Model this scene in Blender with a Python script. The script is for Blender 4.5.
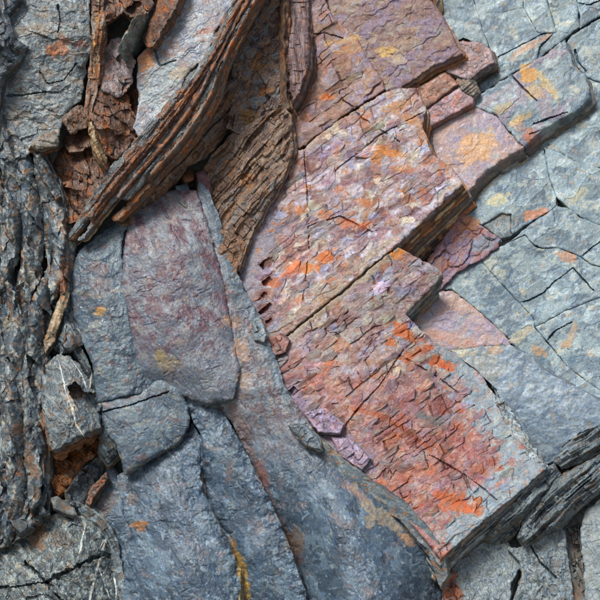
import bpy, math, random
import numpy as np
from mathutils import Vector
from mathutils.kdtree import KDTree
from mathutils.geometry import delaunay_2d_cdt

# ------------------------------------------------------------------ frame of reference
# 1 unit of layout = 6 mm of rock; layout x runs right, layout y runs down, d is the height of the
# rock towards the viewer above a vertical reference plane 8.4 m in front of the camera.
S = 0.006
DIST = 1400.0
ZC = 2.12

# ------------------------------------------------------------------ camera, sky, sun, exposure
sc = bpy.context.scene
for o in list(bpy.data.objects):
    bpy.data.objects.remove(o)
cam_d = bpy.data.cameras.new('camera')
cam = bpy.data.objects.new('camera', cam_d)
sc.collection.objects.link(cam)
cam.location = (0, -DIST * S, ZC)
cam.rotation_euler = (math.radians(90), 0, 0)
cam_d.sensor_width = 36
cam_d.lens = 36 * DIST / 600
cam_d.clip_end = 2000
sc.camera = cam

SUN_EL, SUN_AZ = 52, 212          # azimuth clockwise from +y: in front of the face, over the viewer's left shoulder
w = bpy.data.worlds.new('World'); sc.world = w; w.use_nodes = True
nt = w.node_tree
sky = nt.nodes.new('ShaderNodeTexSky'); sky.sky_type = 'NISHITA'; sky.sun_disc = False
sky.sun_elevation = math.radians(SUN_EL); sky.sun_rotation = math.radians(SUN_AZ)
sky.air_density = 1.0; sky.dust_density = 4.0; sky.ozone_density = 1.0
bg = nt.nodes['Background']; nt.links.new(sky.outputs[0], bg.inputs[0]); bg.inputs[1].default_value = 0.065
sun_d = bpy.data.lights.new('sun', 'SUN'); sun = bpy.data.objects.new('sun', sun_d); sc.collection.objects.link(sun)
sun_d.energy = 2.4; sun_d.angle = math.radians(18); sun_d.color = (1.0, 0.95, 0.88)
e, a = math.radians(SUN_EL), math.radians(SUN_AZ)
sdir = Vector((math.sin(a) * math.cos(e), math.cos(a) * math.cos(e), math.sin(e)))
sun.rotation_euler = sdir.to_track_quat('Z', 'Y').to_euler()
sun.location = sdir * 30
sc.view_settings.view_transform = 'Standard'; sc.view_settings.look = 'None'
sc.view_settings.gamma = 1; sc.view_settings.exposure = 0.44

C = sc.collection

# ------------------------------------------------------------------ noise
def _h(ix, iy, seed):
    n = (ix.astype(np.int64) * 374761393 + iy.astype(np.int64) * 668265263 + seed * 974634221) & 0xFFFFFFFF
    n = ((n ^ (n >> 13)) * 1274126177) & 0xFFFFFFFF
    n = ((n ^ (n >> 16)) * 2246822519) & 0xFFFFFFFF
    return ((n ^ (n >> 15)) & 0xFFFFFF) / float(0x1000000)

def perlin(x, y, seed=0):
    x = np.asarray(x, float); y = np.asarray(y, float)
    ix = np.floor(x); iy = np.floor(y); fx = x - ix; fy = y - iy
    ux = fx * fx * fx * (fx * (fx * 6 - 15) + 10); uy = fy * fy * fy * (fy * (fy * 6 - 15) + 10)
    def g(i, j):
        t = _h(ix + i, iy + j, seed) * 6.2831853
        return np.cos(t) * (fx - i) + np.sin(t) * (fy - j)
    a = g(0, 0) * (1 - ux) + g(1, 0) * ux
    b = g(0, 1) * (1 - ux) + g(1, 1) * ux
    return (a * (1 - uy) + b * uy) * 1.5

def fbm(x, y, seed=0, octv=4, gain=.5):
    s = 0; amp = 1; tot = 0
    for k in range(octv):
        s = s + amp * perlin(x + 17.3 * k, y - 9.1 * k, seed + k * 13); tot += amp
        amp *= gain; x = x * 2.03; y = y * 2.03
    return s / tot * 1.4

def ridge(x, y, seed=0, octv=4):
    s = 0; amp = 1; tot = 0
    for k in range(octv):
        s = s + amp * (1 - 2 * np.abs(perlin(x, y, seed + k * 7))); tot += amp
        amp *= .5; x = x * 2.1; y = y * 2.1
    return s / tot

def ss(a, b, t):
    t = np.clip((t - a) / (b - a), 0, 1)
    return t * t * (3 - 2 * t)

def rot(x, y, ang):
    c, s = math.cos(math.radians(ang)), math.sin(math.radians(ang))
    return x * c + y * s, -x * s + y * c          # along, across  (ang measured in layout axes, y down)

def vor(x, y, seed=0):
    ix = np.floor(x); iy = np.floor(y)
    f1 = np.full(x.shape, 9.); f2 = np.full(x.shape, 9.); cx = np.zeros(x.shape); cy = np.zeros(x.shape); hid = np.zeros(x.shape)
    for i in (-1, 0, 1):
        for j in (-1, 0, 1):
            px = ix + i + .15 + .7 * _h(ix + i, iy + j, seed); py = iy + j + .15 + .7 * _h(ix + i, iy + j, seed + 51)
            d = np.hypot(px - x, py - y)
            m = d < f1
            f2 = np.where(m, f1, np.minimum(f2, d))
            cx = np.where(m, px, cx); cy = np.where(m, py, cy); hid = np.where(m, _h(ix + i, iy + j, seed + 99), hid)
            f1 = np.where(m, d, f1)
    return f1, f2, cx, cy, hid

# ------------------------------------------------------------------ relief building blocks (layout units)
def terrace(x, y, seed, ang, amp, sx=60, sy=24, k=5, sharp=.82):
    """flaked bedding surface: flat levels that break off along crisp scalloped edges"""
    a, b = rot(x, y, ang)
    wx = 6 * perlin(a / 14, b / 14, seed + 3); wy = 4 * perlin(a / 11, b / 11, seed + 4)
    q = (fbm((a + wx) / sx, (b + wy) / sy, seed, 4) * .5 + .5) * k
    f = np.floor(q); t = q - f
    return (f + ss(sharp, 1, t)) / k * amp - amp * .5

def strata(x, y, seed, ang, amp, sp, warp=6, wl=70, brk=.45):
    """edge-on laminae: each lamina stands at its own height and is broken along its length"""
    a, b = rot(x, y, ang)
    b2 = b + warp * fbm(a / wl, b / (wl * .6), seed, 3)
    h = 0
    for m, (spp, am) in enumerate(((sp, 1.), (sp * .43, .45), (sp * 2.9, 1.1))):
        kk = b2 / spp; i = np.floor(kk); t = kk - i
        h0 = _h(i, i * 0 + 5, seed + m); h1 = _h(i + 1, i * 0 + 5, seed + m)
        g0 = np.floor(2.2 * perlin(a / (26 + 40 * h0), i * 7.31, seed + 31 + m)) * brk
        g1 = np.floor(2.2 * perlin(a / (26 + 40 * h1), (i + 1) * 7.31, seed + 31 + m)) * brk
        tt = ss(.72, 1, t)
        h = h + am * ((h0 + g0) * (1 - tt) + (h1 + g1) * tt)
    return h * amp

def chips(x, y, seed, ang, sx, sy, amp, tilt=.5, gap=.0):
    a, b = rot(x, y, ang)
    a = a + 2.5 * perlin(a / 9, b / 9, seed + 8) + b * .25
    b = b + 1.8 * perlin(a / 8, b / 8, seed + 9)
    f1, f2, cx, cy, h = vor(a / sx, b / sy, seed)
    h2 = _h(np.floor(h * 9999), np.floor(h * 7777), seed)
    z = (h - .5) * amp + tilt * amp * ((a / sx - cx) * (h2 - .5) * 2 + (b / sy - cy) * (h - .5) * 2)
    if gap:
        z = z - gap * (1 - ss(.02, .12, f2 - f1))
    return z

def joints(x, y, seed, ang, l, w):
    """two sets of joints: wavering rows split by cross breaks; returns piece hash, distance to the joint, local coordinates"""
    a, b = rot(x, y, ang)
    a = a + 5 * fbm(x / 34, y / 34, seed + 1, 3) + .35 * b
    b = b + 6 * fbm(x / 40, y / 40, seed + 2, 3) + 1.2 * perlin(x / 7, y / 7, seed + 3)
    # rows of uneven width: monotone warp of the across coordinate
    q = b / w + .42 * np.sin(b / w * 1.7 + seed) + .3 * np.sin(b / w * .61 + 2.1 * seed)
    r = np.floor(q); fr = q - r
    ll = l * (.55 + 1.1 * _h(r, r * 0 + 1, seed))
    p = a / ll + 7.3 * _h(r, r * 0 + 2, seed); p = p + .3 * np.sin(p * 2.3 + r)
    c = np.floor(p); fc = p - c
    h = _h(r * 31 + 7, c, seed + 5)
    e = np.minimum(np.minimum(fr, 1 - fr) * w, np.minimum(fc, 1 - fc) * ll)
    return h, e, fc - .5, fr - .5

def patchy(x, y, seed, s_=38, lo=-.12, hi=.22):
    return ss(lo, hi, fbm(x / s_, y / s_, seed, 4))

def chip_id(x, y, seed, ang, sx, sy):
    a, b = rot(x, y, ang)
    a = a + 2.5 * perlin(a / 9, b / 9, seed + 8) + b * .25
    b = b + 1.8 * perlin(a / 8, b / 8, seed + 9)
    return vor(a / sx, b / sy, seed)[4]

def level_id(x, y, seed, ang, sx=60, sy=24, k=5):
    a, b = rot(x, y, ang)
    wx = 6 * perlin(a / 14, b / 14, seed + 3); wy = 4 * perlin(a / 11, b / 11, seed + 4)
    return np.floor((fbm((a + wx) / sx, (b + wy) / sy, seed, 4) * .5 + .5) * k)

def seg_dist(x, y, pts):
    best = np.full(x.shape, 1e9)
    for (x0, y0), (x1, y1) in zip(pts[:-1], pts[1:]):
        dx, dy = x1 - x0, y1 - y0
        t = np.clip(((x - x0) * dx + (y - y0) * dy) / (dx * dx + dy * dy + 1e-9), 0, 1)
        best = np.minimum(best, np.hypot(x - x0 - t * dx, y - y0 - t * dy))
    return best

def wob(x, y, amp=1.6, sc_=9, seed=77):
    return x + amp * fbm(x / sc_, y / sc_, seed, 3), y + amp * fbm(x / sc_, y / sc_, seed + 5, 3)

def crack(x, y, pts, wd, dp, seed=1):
    xx, yy = wob(x, y, .7, 7, seed)
    d = seg_dist(xx, yy, pts)
    wv = wd * (.75 + .7 * perlin(x / 23, y / 23, seed + 2))
    return -dp * (1 - ss(wv * .35, wv, d))

def inpoly(x, y, poly):
    c = np.zeros(x.shape, bool); n = len(poly)
    for i in range(n):
        x0, y0 = poly[i]; x1, y1 = poly[(i + 1) % n]
        if y0 == y1: continue
        c ^= ((y0 > y) != (y1 > y)) & (x < (x1 - x0) * (y - y0) / (y1 - y0) + x0)
    return c

# ------------------------------------------------------------------ colour building blocks
def lin(c):
    c = np.clip(np.asarray(c, float) / 255., 0, 1)
    return np.where(c <= .04045, c / 12.92, ((c + .055) / 1.055) ** 2.4)

def mixc(col, c, t):
    return col * (1 - t[:, None]) + np.asarray(c, float) * t[:, None]

def pal(x, y, seed, base, alts):
    """alts: (rgb, threshold, softness, scale, angle, stretch, opacity)"""
    col = np.tile(np.asarray(base, float), (len(x), 1))
    xx, yy = wob(x, y, 5, 16, seed + 40)
    for k, (c, th, so, scl, ang, st, op) in enumerate(alts):
        a, b = rot(xx, yy, ang)
        n = fbm(a / (scl * st), b / scl, seed + 11 * k + 5, 5, .66) * 1.15
        col = mixc(col, c, ss(th - so * .6, th + so * .6, n) * op)
    return col

def stain(col, x, y, cx, cy, rx, ry, ang, c, op=1., seed=3, rough=.8, jit=None):
    m = (np.abs(x - cx) < 2.2 * max(rx, ry)) & (np.abs(y - cy) < 2.2 * max(rx, ry))
    if not m.any(): return col
    a, b = rot(x[m] - cx, y[m] - cy, ang)
    r = np.hypot(a / rx, b / ry) + rough * fbm(x[m] / (7 + .25 * rx), y[m] / (5 + .2 * rx), seed + int(cx), 5, .72)
    if jit is not None: r = r + jit[m]
    t = ss(1.02, .80, r) * op * (.8 + .35 * fbm(x[m] / 5, y[m] / 5, seed + 2, 3))
    t = np.clip(t, 0, 1)
    col[m] = mixc(col[m], c, t)
    return col

def line_col(col, x, y, pts, wd, c, op=1., seed=9):
    xx, yy = wob(x, y, 1.8, 11, seed)
    d = seg_dist(xx, yy, pts)
    wv = wd * (.7 + .9 * np.clip(fbm(x / 15, y / 15, seed + 4, 3) + .4, 0, 1.4))
    return mixc(col, c, (1 - ss(wv * .4, wv, d)) * op)

# ------------------------------------------------------------------ surfaces
def bed(x, y):
    return .30 * (y - 300) + .15 * (x - 300)

def tps(ctrl):
    P = np.array(ctrl, float); n = len(P)
    if n == 1: return lambda x, y: np.full(np.shape(x), P[0, 2])
    if n <= 3:
        A = np.c_[np.ones(n), P[:, :2]]
        co = np.linalg.lstsq(A, P[:, 2], rcond=None)[0]
        return lambda x, y: co[0] + co[1] * x + co[2] * y
    def U(r2): return np.where(r2 > 1e-9, r2 * np.log(np.maximum(r2, 1e-9)), 0)
    q = P[:, :2] / 100
    K = U(((q[:, None] - q[None]) ** 2).sum(-1)) + np.eye(n) * .02
    Pm = np.c_[np.ones(n), q]
    L = np.zeros((n + 3, n + 3)); L[:n, :n] = K; L[:n, n:] = Pm; L[n:, :n] = Pm.T
    wv = np.linalg.solve(L, np.r_[P[:, 2], 0, 0, 0])
    def f(x, y):
        x = np.asarray(x, float) / 100; y = np.asarray(y, float) / 100
        r = wv[n] + wv[n + 1] * x + wv[n + 2] * y
        for i in range(n):
            r = r + wv[i] * U((x - q[i, 0]) ** 2 + (y - q[i, 1]) ** 2)
        return r
    return f

def on_bed(k):
    return lambda x, y: bed(x, y) + k

def off_bed(ctrl):
    f = tps(ctrl)
    return lambda x, y: bed(x, y) + f(x, y)

def rib_depth(line, hw, crown, lean=0.):
    P = np.array(line, float)
    def f(x, y):
        x = np.asarray(x, float); y = np.asarray(y, float)
        best = np.full(x.shape, 1e9); dd = np.zeros(x.shape); side = np.zeros(x.shape)
        for (x0, y0, d0), (x1, y1, d1) in zip(P[:-1], P[1:]):
            dx, dy = x1 - x0, y1 - y0; L2 = dx * dx + dy * dy
            t = np.clip(((x - x0) * dx + (y - y0) * dy) / L2, 0, 1)
            ex, ey = x - x0 - t * dx, y - y0 - t * dy
            r = np.hypot(ex, ey); m = r < best
            best = np.where(m, r, best); dd = np.where(m, d0 + t * (d1 - d0), dd)
            side = np.where(m, (ex * -dy + ey * dx) / math.sqrt(L2), side)
        u = np.minimum(best / hw, 2)
        return dd + crown * (1 - u ** 2) + lean * side
    return f

def ribbon(line, hw, seed=1, ends=.35):
    P = np.array(line, float)[:, :2]
    Q = [P[0]]
    for a, b in zip(P[:-1], P[1:]):
        n = max(1, int(np.hypot(*(b - a)) / 14)); Q += [a + (b - a) * t for t in np.linspace(0, 1, n + 1)[1:]]
    Q = np.array(Q)
    for _ in range(2): Q[1:-1] = (Q[:-2] + 2 * Q[1:-1] + Q[2:]) / 4
    t = np.gradient(Q, axis=0); t /= np.hypot(t[:, 0], t[:, 1])[:, None]; nr = np.stack([t[:, 1], -t[:, 0]], -1)
    u = np.linspace(0, 1, len(Q)); k = np.arange(len(Q))
    wv = hw * (ends + (1 - ends) * np.minimum(1, 5 * np.minimum(u, 1 - u))) * (1 + .3 * perlin(k * .37, k * 0 + .5, seed))
    w2 = hw * (ends + (1 - ends) * np.minimum(1, 5 * np.minimum(u, 1 - u))) * (1 + .3 * perlin(k * .37, k * 0 + 7.5, seed))
    return [tuple(p) for p in np.concatenate([Q + nr * wv[:, None], (Q - nr * w2[:, None])[::-1]])]

def world(x, y, d):
    f = (1 - d / DIST) * S
    return np.stack([(x - 300) * f, -d * S, ZC + (300 - y) * f], -1)

# ------------------------------------------------------------------ materials
def rock_material(name, rough=.62, grain=.34, bump=.5, fine=1.0):
    m = bpy.data.materials.new(name); m.use_nodes = True
    N, L = m.node_tree.nodes, m.node_tree.links
    b = N['Principled BSDF']
    at = N.new('ShaderNodeAttribute'); at.attribute_name = 'Col'
    geo = N.new('ShaderNodeNewGeometry')
    def noise(scale, detail, r=.6, dist=0.):
        n = N.new('ShaderNodeTexNoise'); n.inputs['Scale'].default_value = scale; n.inputs['Detail'].default_value = detail
        n.inputs['Roughness'].default_value = r; n.inputs['Distortion'].default_value = dist
        L.new(geo.outputs['Position'], n.inputs['Vector']); return n
    n1 = noise(75 * fine, 9, .72, .6); n2 = noise(260 * fine, 5, .7)
    mr = N.new('ShaderNodeMapRange'); mr.inputs['From Min'].default_value = .28; mr.inputs['From Max'].default_value = .72
    mr.inputs['To Min'].default_value = 1 - grain; mr.inputs['To Max'].default_value = 1 + grain
    ad = N.new('ShaderNodeMath'); ad.operation = 'MULTIPLY_ADD'; ad.inputs[1].default_value = .45
    L.new(n2.outputs['Fac'], ad.inputs[0])
    sub = N.new('ShaderNodeMath'); sub.operation = 'SUBTRACT'; sub.inputs[1].default_value = .225
    L.new(n1.outputs['Fac'], sub.inputs[0]); L.new(sub.outputs[0], ad.inputs[2])
    L.new(ad.outputs[0], mr.inputs['Value'])
    mul = N.new('ShaderNodeVectorMath'); mul.operation = 'SCALE'
    L.new(at.outputs['Color'], mul.inputs[0]); L.new(mr.outputs[0], mul.inputs['Scale'])
    # slight hue wander, cold and warm
    n3 = noise(28 * fine, 6, .65, .4)
    cr = N.new('ShaderNodeValToRGB')
    cr.color_ramp.elements[0].position = .35; cr.color_ramp.elements[0].color = (.88, .97, 1.1, 1)
    cr.color_ramp.elements[1].position = .66; cr.color_ramp.elements[1].color = (1.12, 1.0, .88, 1)
    L.new(n3.outputs['Fac'], cr.inputs[0])
    mm = N.new('ShaderNodeVectorMath'); mm.operation = 'MULTIPLY'
    L.new(mul.outputs[0], mm.inputs[0]); L.new(cr.outputs[0], mm.inputs[1])
    L.new(mm.outputs[0], b.inputs['Base Color'])
    rr = N.new('ShaderNodeMapRange'); rr.inputs['To Min'].default_value = rough - .2; rr.inputs['To Max'].default_value = rough + .2
    rr.inputs['From Min'].default_value = .3; rr.inputs['From Max'].default_value = .7
    L.new(n3.outputs['Fac'], rr.inputs['Value']); L.new(rr.outputs[0], b.inputs['Roughness'])
    b.inputs['Specular IOR Level'].default_value = .5
    bp = N.new('ShaderNodeBump'); bp.inputs['Strength'].default_value = bump; bp.inputs['Distance'].default_value = .006
    L.new(ad.outputs[0], bp.inputs['Height']); L.new(bp.outputs[0], b.inputs['Normal'])
    return m

M_ROCK = rock_material('weathered_slate', .46, .54, .22)
M_RUST = rock_material('iron_stained_slate', .52, .52, .36)
M_FINE = rock_material('smooth_slate', .45, .46, .13, 1.3)
M_EDGE = rock_material('broken_bed_edges', .55, .58, .6)

# ------------------------------------------------------------------ mesh making
def make_mesh(name, V, F, col, mat, parent, origin, smooth=False):
    me = bpy.data.meshes.new(name)
    V = np.asarray(V, np.float32) - np.asarray(origin, np.float32); F = np.asarray(F, np.int32)
    k = F.shape[1]
    me.vertices.add(len(V)); me.vertices.foreach_set('co', V.ravel())
    me.loops.add(F.size); me.loops.foreach_set('vertex_index', F.ravel())
    me.polygons.add(len(F)); me.polygons.foreach_set('loop_start', np.arange(0, F.size, k, dtype=np.int32))
    try: me.polygons.foreach_set('loop_total', np.full(len(F), k, np.int32))
    except Exception: pass
    ca = me.color_attributes.new('Col', 'FLOAT_COLOR', 'POINT')
    cc = np.ones((len(V), 4), np.float32); cc[:, :3] = lin(col) * (.95, 1.02, 1.0)
    ca.data.foreach_set('color', cc.ravel())
    me.polygons.foreach_set('use_smooth', np.full(len(F), smooth, bool))
    me.materials.append(mat); me.update(); me.validate()
    o = bpy.data.objects.new(name, me); C.objects.link(o)
    if parent is not None: o.parent = parent
    return o

def dens(pts, step=1.2):
    P = np.array(pts, float); out = []
    for i in range(len(P)):
        a, b = P[i], P[(i + 1) % len(P)]
        n = max(1, int(np.hypot(*(b - a)) / step))
        out.append(a + (b - a) * np.linspace(0, 1, n, endpoint=False)[:, None])
    return np.concatenate(out)

def chaikin(pts, it=1):
    P = np.array(pts, float)
    for _ in range(it):
        Q = np.roll(P, -1, 0)
        P = np.stack([P * .8 + Q * .2, P * .2 + Q * .8], 1).reshape(-1, 2)
    return P

def normals(P):
    t = np.roll(P, -2, 0) - np.roll(P, 2, 0)
    t /= np.maximum(np.hypot(t[:, 0], t[:, 1]), 1e-6)[:, None]
    ar = np.sum(P[:, 0] * np.roll(P[:, 1], -1) - np.roll(P[:, 0], -1) * P[:, 1])
    n = np.stack([t[:, 1], -t[:, 0]], -1)
    return n if ar > 0 else -n                     # outward

def face_points(out, pitch, rng):
    x0, y0 = out.min(0); x1, y1 = out.max(0)
    xs = np.arange(x0, x1, pitch); ys = np.arange(y0 + pitch * .5, y1, pitch)
    ox, oy = out[:, 0], out[:, 1]; qx, qy = np.roll(ox, -1), np.roll(oy, -1)
    res = []
    for j, yv in enumerate(ys):
        m = (oy > yv) != (qy > yv)
        cx = np.sort((qx[m] - ox[m]) * (yv - oy[m]) / (qy[m] - oy[m]) + ox[m])
        g = xs + (pitch * .5 if j % 2 else 0)
        k = np.searchsorted(cx, g)
        g = g[k % 2 == 1]
        if len(g): res.append(np.stack([g, np.full(len(g), yv)], -1))
    if not res: return np.zeros((0, 2)), np.zeros(0)
    G = np.concatenate(res)
    G = G + rng.uniform(-.22, .22, G.shape) * pitch
    kd = KDTree(len(out))
    for i, p in enumerate(out.tolist()): kd.insert((p[0], p[1], 0), i)
    kd.balance()
    s = np.array([kd.find((p[0], p[1], 0))[2] for p in G.tolist()])
    k = s > pitch * .55
    return G[k], s[k]

_n = [0]
FACE = {}
DEFAULT_EDGE = [(70, 62, 58), (98, 78, 62), (88, 92, 98), (56, 50, 48), (120, 100, 80), (104, 108, 112)]

def slab(name, label, cat, outline, depth, col, rel=None, T=22, n=6, jag=1.2, jsc=14, flare=.0, edge_cols=None, mat=None,
         edge_mat=None, bevel=(1.0, .9), soft=0, pitch=.78, inset=.25, group=None, per=3, rough_edge=1.6, und=1.2, parts='bedding_face', shift=1.0):
    """one bed or block of rock: a relief face cut to its outline plus the broken edges of the layers under it"""
    _n[0] += 1; seed = _n[0] * 29
    rng = np.random.default_rng(seed)
    if not callable(depth): depth = tps(depth)
    P = chaikin(outline, soft) if soft else np.array(outline, float)
    out = dens(P, 1.15)
    nr = normals(out)
    clean = out.copy()
    if jag:
        a = out[:, 0]; b = out[:, 1]
        j = jag * (fbm(a / jsc, b / jsc, seed, 4, .6) + .6 * np.round(1.5 * perlin(a / (jsc * .6), b / (jsc * .6), seed + 7)))
        out = out + nr * (j - inset)[:, None]
    # drop folded-back points
    keep = [0]
    for i in range(1, len(out)):
        if np.hypot(*(out[i] - out[keep[-1]])) > .35: keep.append(i)
    out = out[keep]; clean = clean[keep]
    G, s = face_points(out, pitch, rng)
    no = len(out)
    V2 = np.concatenate([out, G]); s = np.concatenate([np.zeros(no), s])
    R = delaunay_2d_cdt([Vector(p) for p in V2.tolist()], [(i, (i + 1) % no) for i in range(no)], [], 1, 1e-5, False)
    XY = np.array([tuple(v) for v in R[0]]); F = np.array(R[2], np.int32)
    if len(XY) != len(V2):
        s2 = np.zeros(len(XY))
        orig = R[3]
        for i, og in enumerate(orig):
            s2[i] = s[og[0]] if og else 0
        s = s2
    # the triangulation also fills hollows of the outline: keep only what lies inside it
    q = XY[F]; le = np.max(np.hypot(*np.moveaxis(q - np.roll(q, 1, 1), -1, 0)), 1)
    bt = np.nonzero((s[F] < .01).all(1) | (le > 3 * pitch))[0]
    ct = XY[F[bt]].mean(1)
    F = np.delete(F, bt[~inpoly(ct[:, 0], ct[:, 1], out.tolist())], 0)
    x, y = XY[:, 0], XY[:, 1]
    d = depth(x, y) + und * fbm(x / 45, y / 45, seed + 2, 4)
    r = rel(x, y, s) if rel else np.zeros(len(x))
    d = d + r * ss(-1, 5, s)
    wv = .6 + .8 * np.clip(fbm(x / 10, y / 10, seed + 5, 3) + .5, 0, 1.3)
    d = d - bevel[0] * wv * np.exp(-s / (bevel[1] * wv))
    c = col(x, y, seed)
    W = world(x, y, d)
    cen = out.mean(0); org = world(cen[0], cen[1], float(depth(cen[0], cen[1])) - T)
    root = bpy.data.objects.new(name, None); C.objects.link(root); root.location = Vector(org); root.empty_display_size = .1
    root['label'] = label; root['category'] = cat; root['kind'] = 'thing'
    if group: root['group'] = group
    f = make_mesh(parts, W, F[:, ::-1], np.clip(c, 4, 250), mat or M_ROCK, root, org)
    # ---- broken edges of the layers
    if n:
        idx = np.arange(0, no, 2); O = out[idx]; OC = clean[idx]; nr = normals(OC); m = len(idx)
        kd = d[:no][idx] if len(XY) == len(V2) else depth(O[:, 0], O[:, 1]) - bevel[0]
        ks = depth(O[:, 0], O[:, 1]) - bevel[0]
        c_edge = c[:no][idx] * .92 if len(XY) == len(V2) else col(O[:, 0], O[:, 1], seed) * .92
        eps = 2.0
        gx = (depth(cen[0] + eps, cen[1]) - depth(cen[0] - eps, cen[1])) / (2 * eps)
        gy = (depth(cen[0], cen[1] + eps) - depth(cen[0], cen[1] - eps)) / (2 * eps)
        gx = float(np.clip(gx, -.12, .34)); gy = float(np.clip(gy, -.05, .42))
        th = rng.uniform(.5, 1.6, n); th = np.cumsum(th) / th.sum() * T; th = np.r_[0, th]
        ec = edge_cols or DEFAULT_EDGE
        arc = np.cumsum(np.hypot(*(O - np.roll(O, 1, 0)).T))
        rows = []; cols = []
        for k in range(n):
            own = 0 if k == 0 else rough_edge * rng.uniform(-1.1, .7)
            base_off = flare * th[k] + own + rough_edge * (0 if k == 0 else 1) * (.5 * fbm(O[:, 0] / 26 + 3.1 * k, O[:, 1] / 26, seed + 60 + k, 4, .6)
                       + .8 * np.round(1.2 * perlin(arc / 15, arc * 0 + 5.7 * k, seed + 90 + k)) + .25 * np.round(1.2 * perlin(arc / 5, arc * 0 + 2.7 * k, seed + 190 + k)))
            cc = np.array(ec[rng.integers(len(ec))], float) * rng.uniform(.85, 1.3)
            nse = fbm(arc / 9, arc * 0 + k * 3.3, seed + k, 4)
            cA = cc[None] * (1 + .3 * nse[:, None]); c2 = np.array(ec[rng.integers(len(ec))], float) * 1.15
            cA = mixc(cA, c2, ss(.15, .3, fbm(arc / 24, arc * 0 + k * 1.7, seed + 5 + k, 3)))
            fm = max(0., 1 - k / 2.5)
            if fm: cA = cA * (1 - fm) + c_edge * fm
            tk = min(1., k / 4); kk = kd * (1 - tk) + ks * tk
            lip = rng.uniform(.5, 1.0)
            for (dd, ex) in ((th[k] + (.0 if k == 0 else .08), 0.), (th[k] + .25 * (th[k + 1] - th[k]), lip * .35), (th[k + 1] - .12 * (th[k + 1] - th[k]), .15 - .6 * lip)):
                if k == 0 and dd == 0: ex = 0
                off = base_off + (ex if not (k == 0 and dd == 0) else 0)
                src = O if k == 0 else OC
                xx = src[:, 0] + gx * dd * shift + nr[:, 0] * off; yy = src[:, 1] + gy * dd * shift + nr[:, 1] * off
                rows.append(world(xx, yy, kk - dd)); cols.append(np.clip(cA, 6, 245))
        # group laminae into layers
        i0 = np.arange(m); i1 = (i0 + 1) % m
        rr = 0; tot = len(rows); step = per * 3
        while rr < tot - 1:
            hi = min(tot, rr + step + 1)
            if tot - hi < 3: hi = tot
            Vv = np.concatenate(rows[rr:hi]); Cc = np.concatenate(cols[rr:hi]); Fs = []
            for q in range(hi - rr - 1):
                A = q * m; B = (q + 1) * m
                Fs.append(np.stack([A + i0, A + i1, B + i1, B + i0], -1))
            make_mesh('layer', Vv, np.concatenate(Fs), Cc, edge_mat or M_EDGE, root, org)
            rr = hi - 1
    XYc, dc = XY, d
    def surf(px, py, _t={}):
        if 'k' not in _t:
            t = KDTree(len(XYc))
            for i, p in enumerate(XYc.tolist()): t.insert((p[0], p[1], 0), i)
            t.balance(); _t['k'] = t
        px = np.atleast_1d(px); py = np.atleast_1d(py)
        return np.array([dc[_t['k'].find((a, b, 0))[1]] for a, b in zip(px.tolist(), py.tolist())])
    return root, surf, org

def vein(root, org, depth, pts, wd, col=(205, 203, 196), lift=.5):
    """a mineral vein standing a little proud of the face it runs through"""
    P = []
    for (a, b) in zip(pts[:-1], pts[1:]):
        a = np.array(a, float); b = np.array(b, float); n = max(2, int(np.hypot(*(b - a)) / 2))
        P += [a + (b - a) * t for t in np.linspace(0, 1, n, endpoint=False)]
    P.append(np.array(pts[-1], float)); P = np.array(P)
    P = np.stack(wob(P[:, 0], P[:, 1], .7, 8, 15), -1)
    t = np.gradient(P, axis=0); t /= np.hypot(t[:, 0], t[:, 1])[:, None]; nr = np.stack([t[:, 1], -t[:, 0]], -1)
    wv = wd * (.6 + .8 * np.clip(fbm(P[:, 0] / 9, P[:, 1] / 9, 5, 3) + .4, 0, 1.2)) * np.minimum(1, np.minimum(np.arange(len(P)), np.arange(len(P))[::-1]) / 4 + .15)
    rows = []
    for o, l in ((-.5, -3), (-.3, lift), (.3, lift), (.5, -3)):
        q = P + nr * (wv * o * 1.7)[:, None]
        rows.append(world(q[:, 0], q[:, 1], depth(q[:, 0], q[:, 1]) + l + .5 * fbm(q[:, 0] / 4, q[:, 1] / 4, 8, 2)))
    m = len(P); V = np.concatenate(rows); i = np.arange(m - 1); F = []
    for r in range(3): F.append(np.stack([r * m + i, r * m + i + 1, (r + 1) * m + i + 1, (r + 1) * m + i], -1))
    cc = np.tile(np.array(col, float), (len(V), 1)) * (1 + .12 * fbm(V[:, 0] * 90, V[:, 2] * 90, 4, 3))[:, None]
    make_mesh('vein', V, np.concatenate(F), np.clip(cc, 5, 245), M_RUST, root, org)

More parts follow.
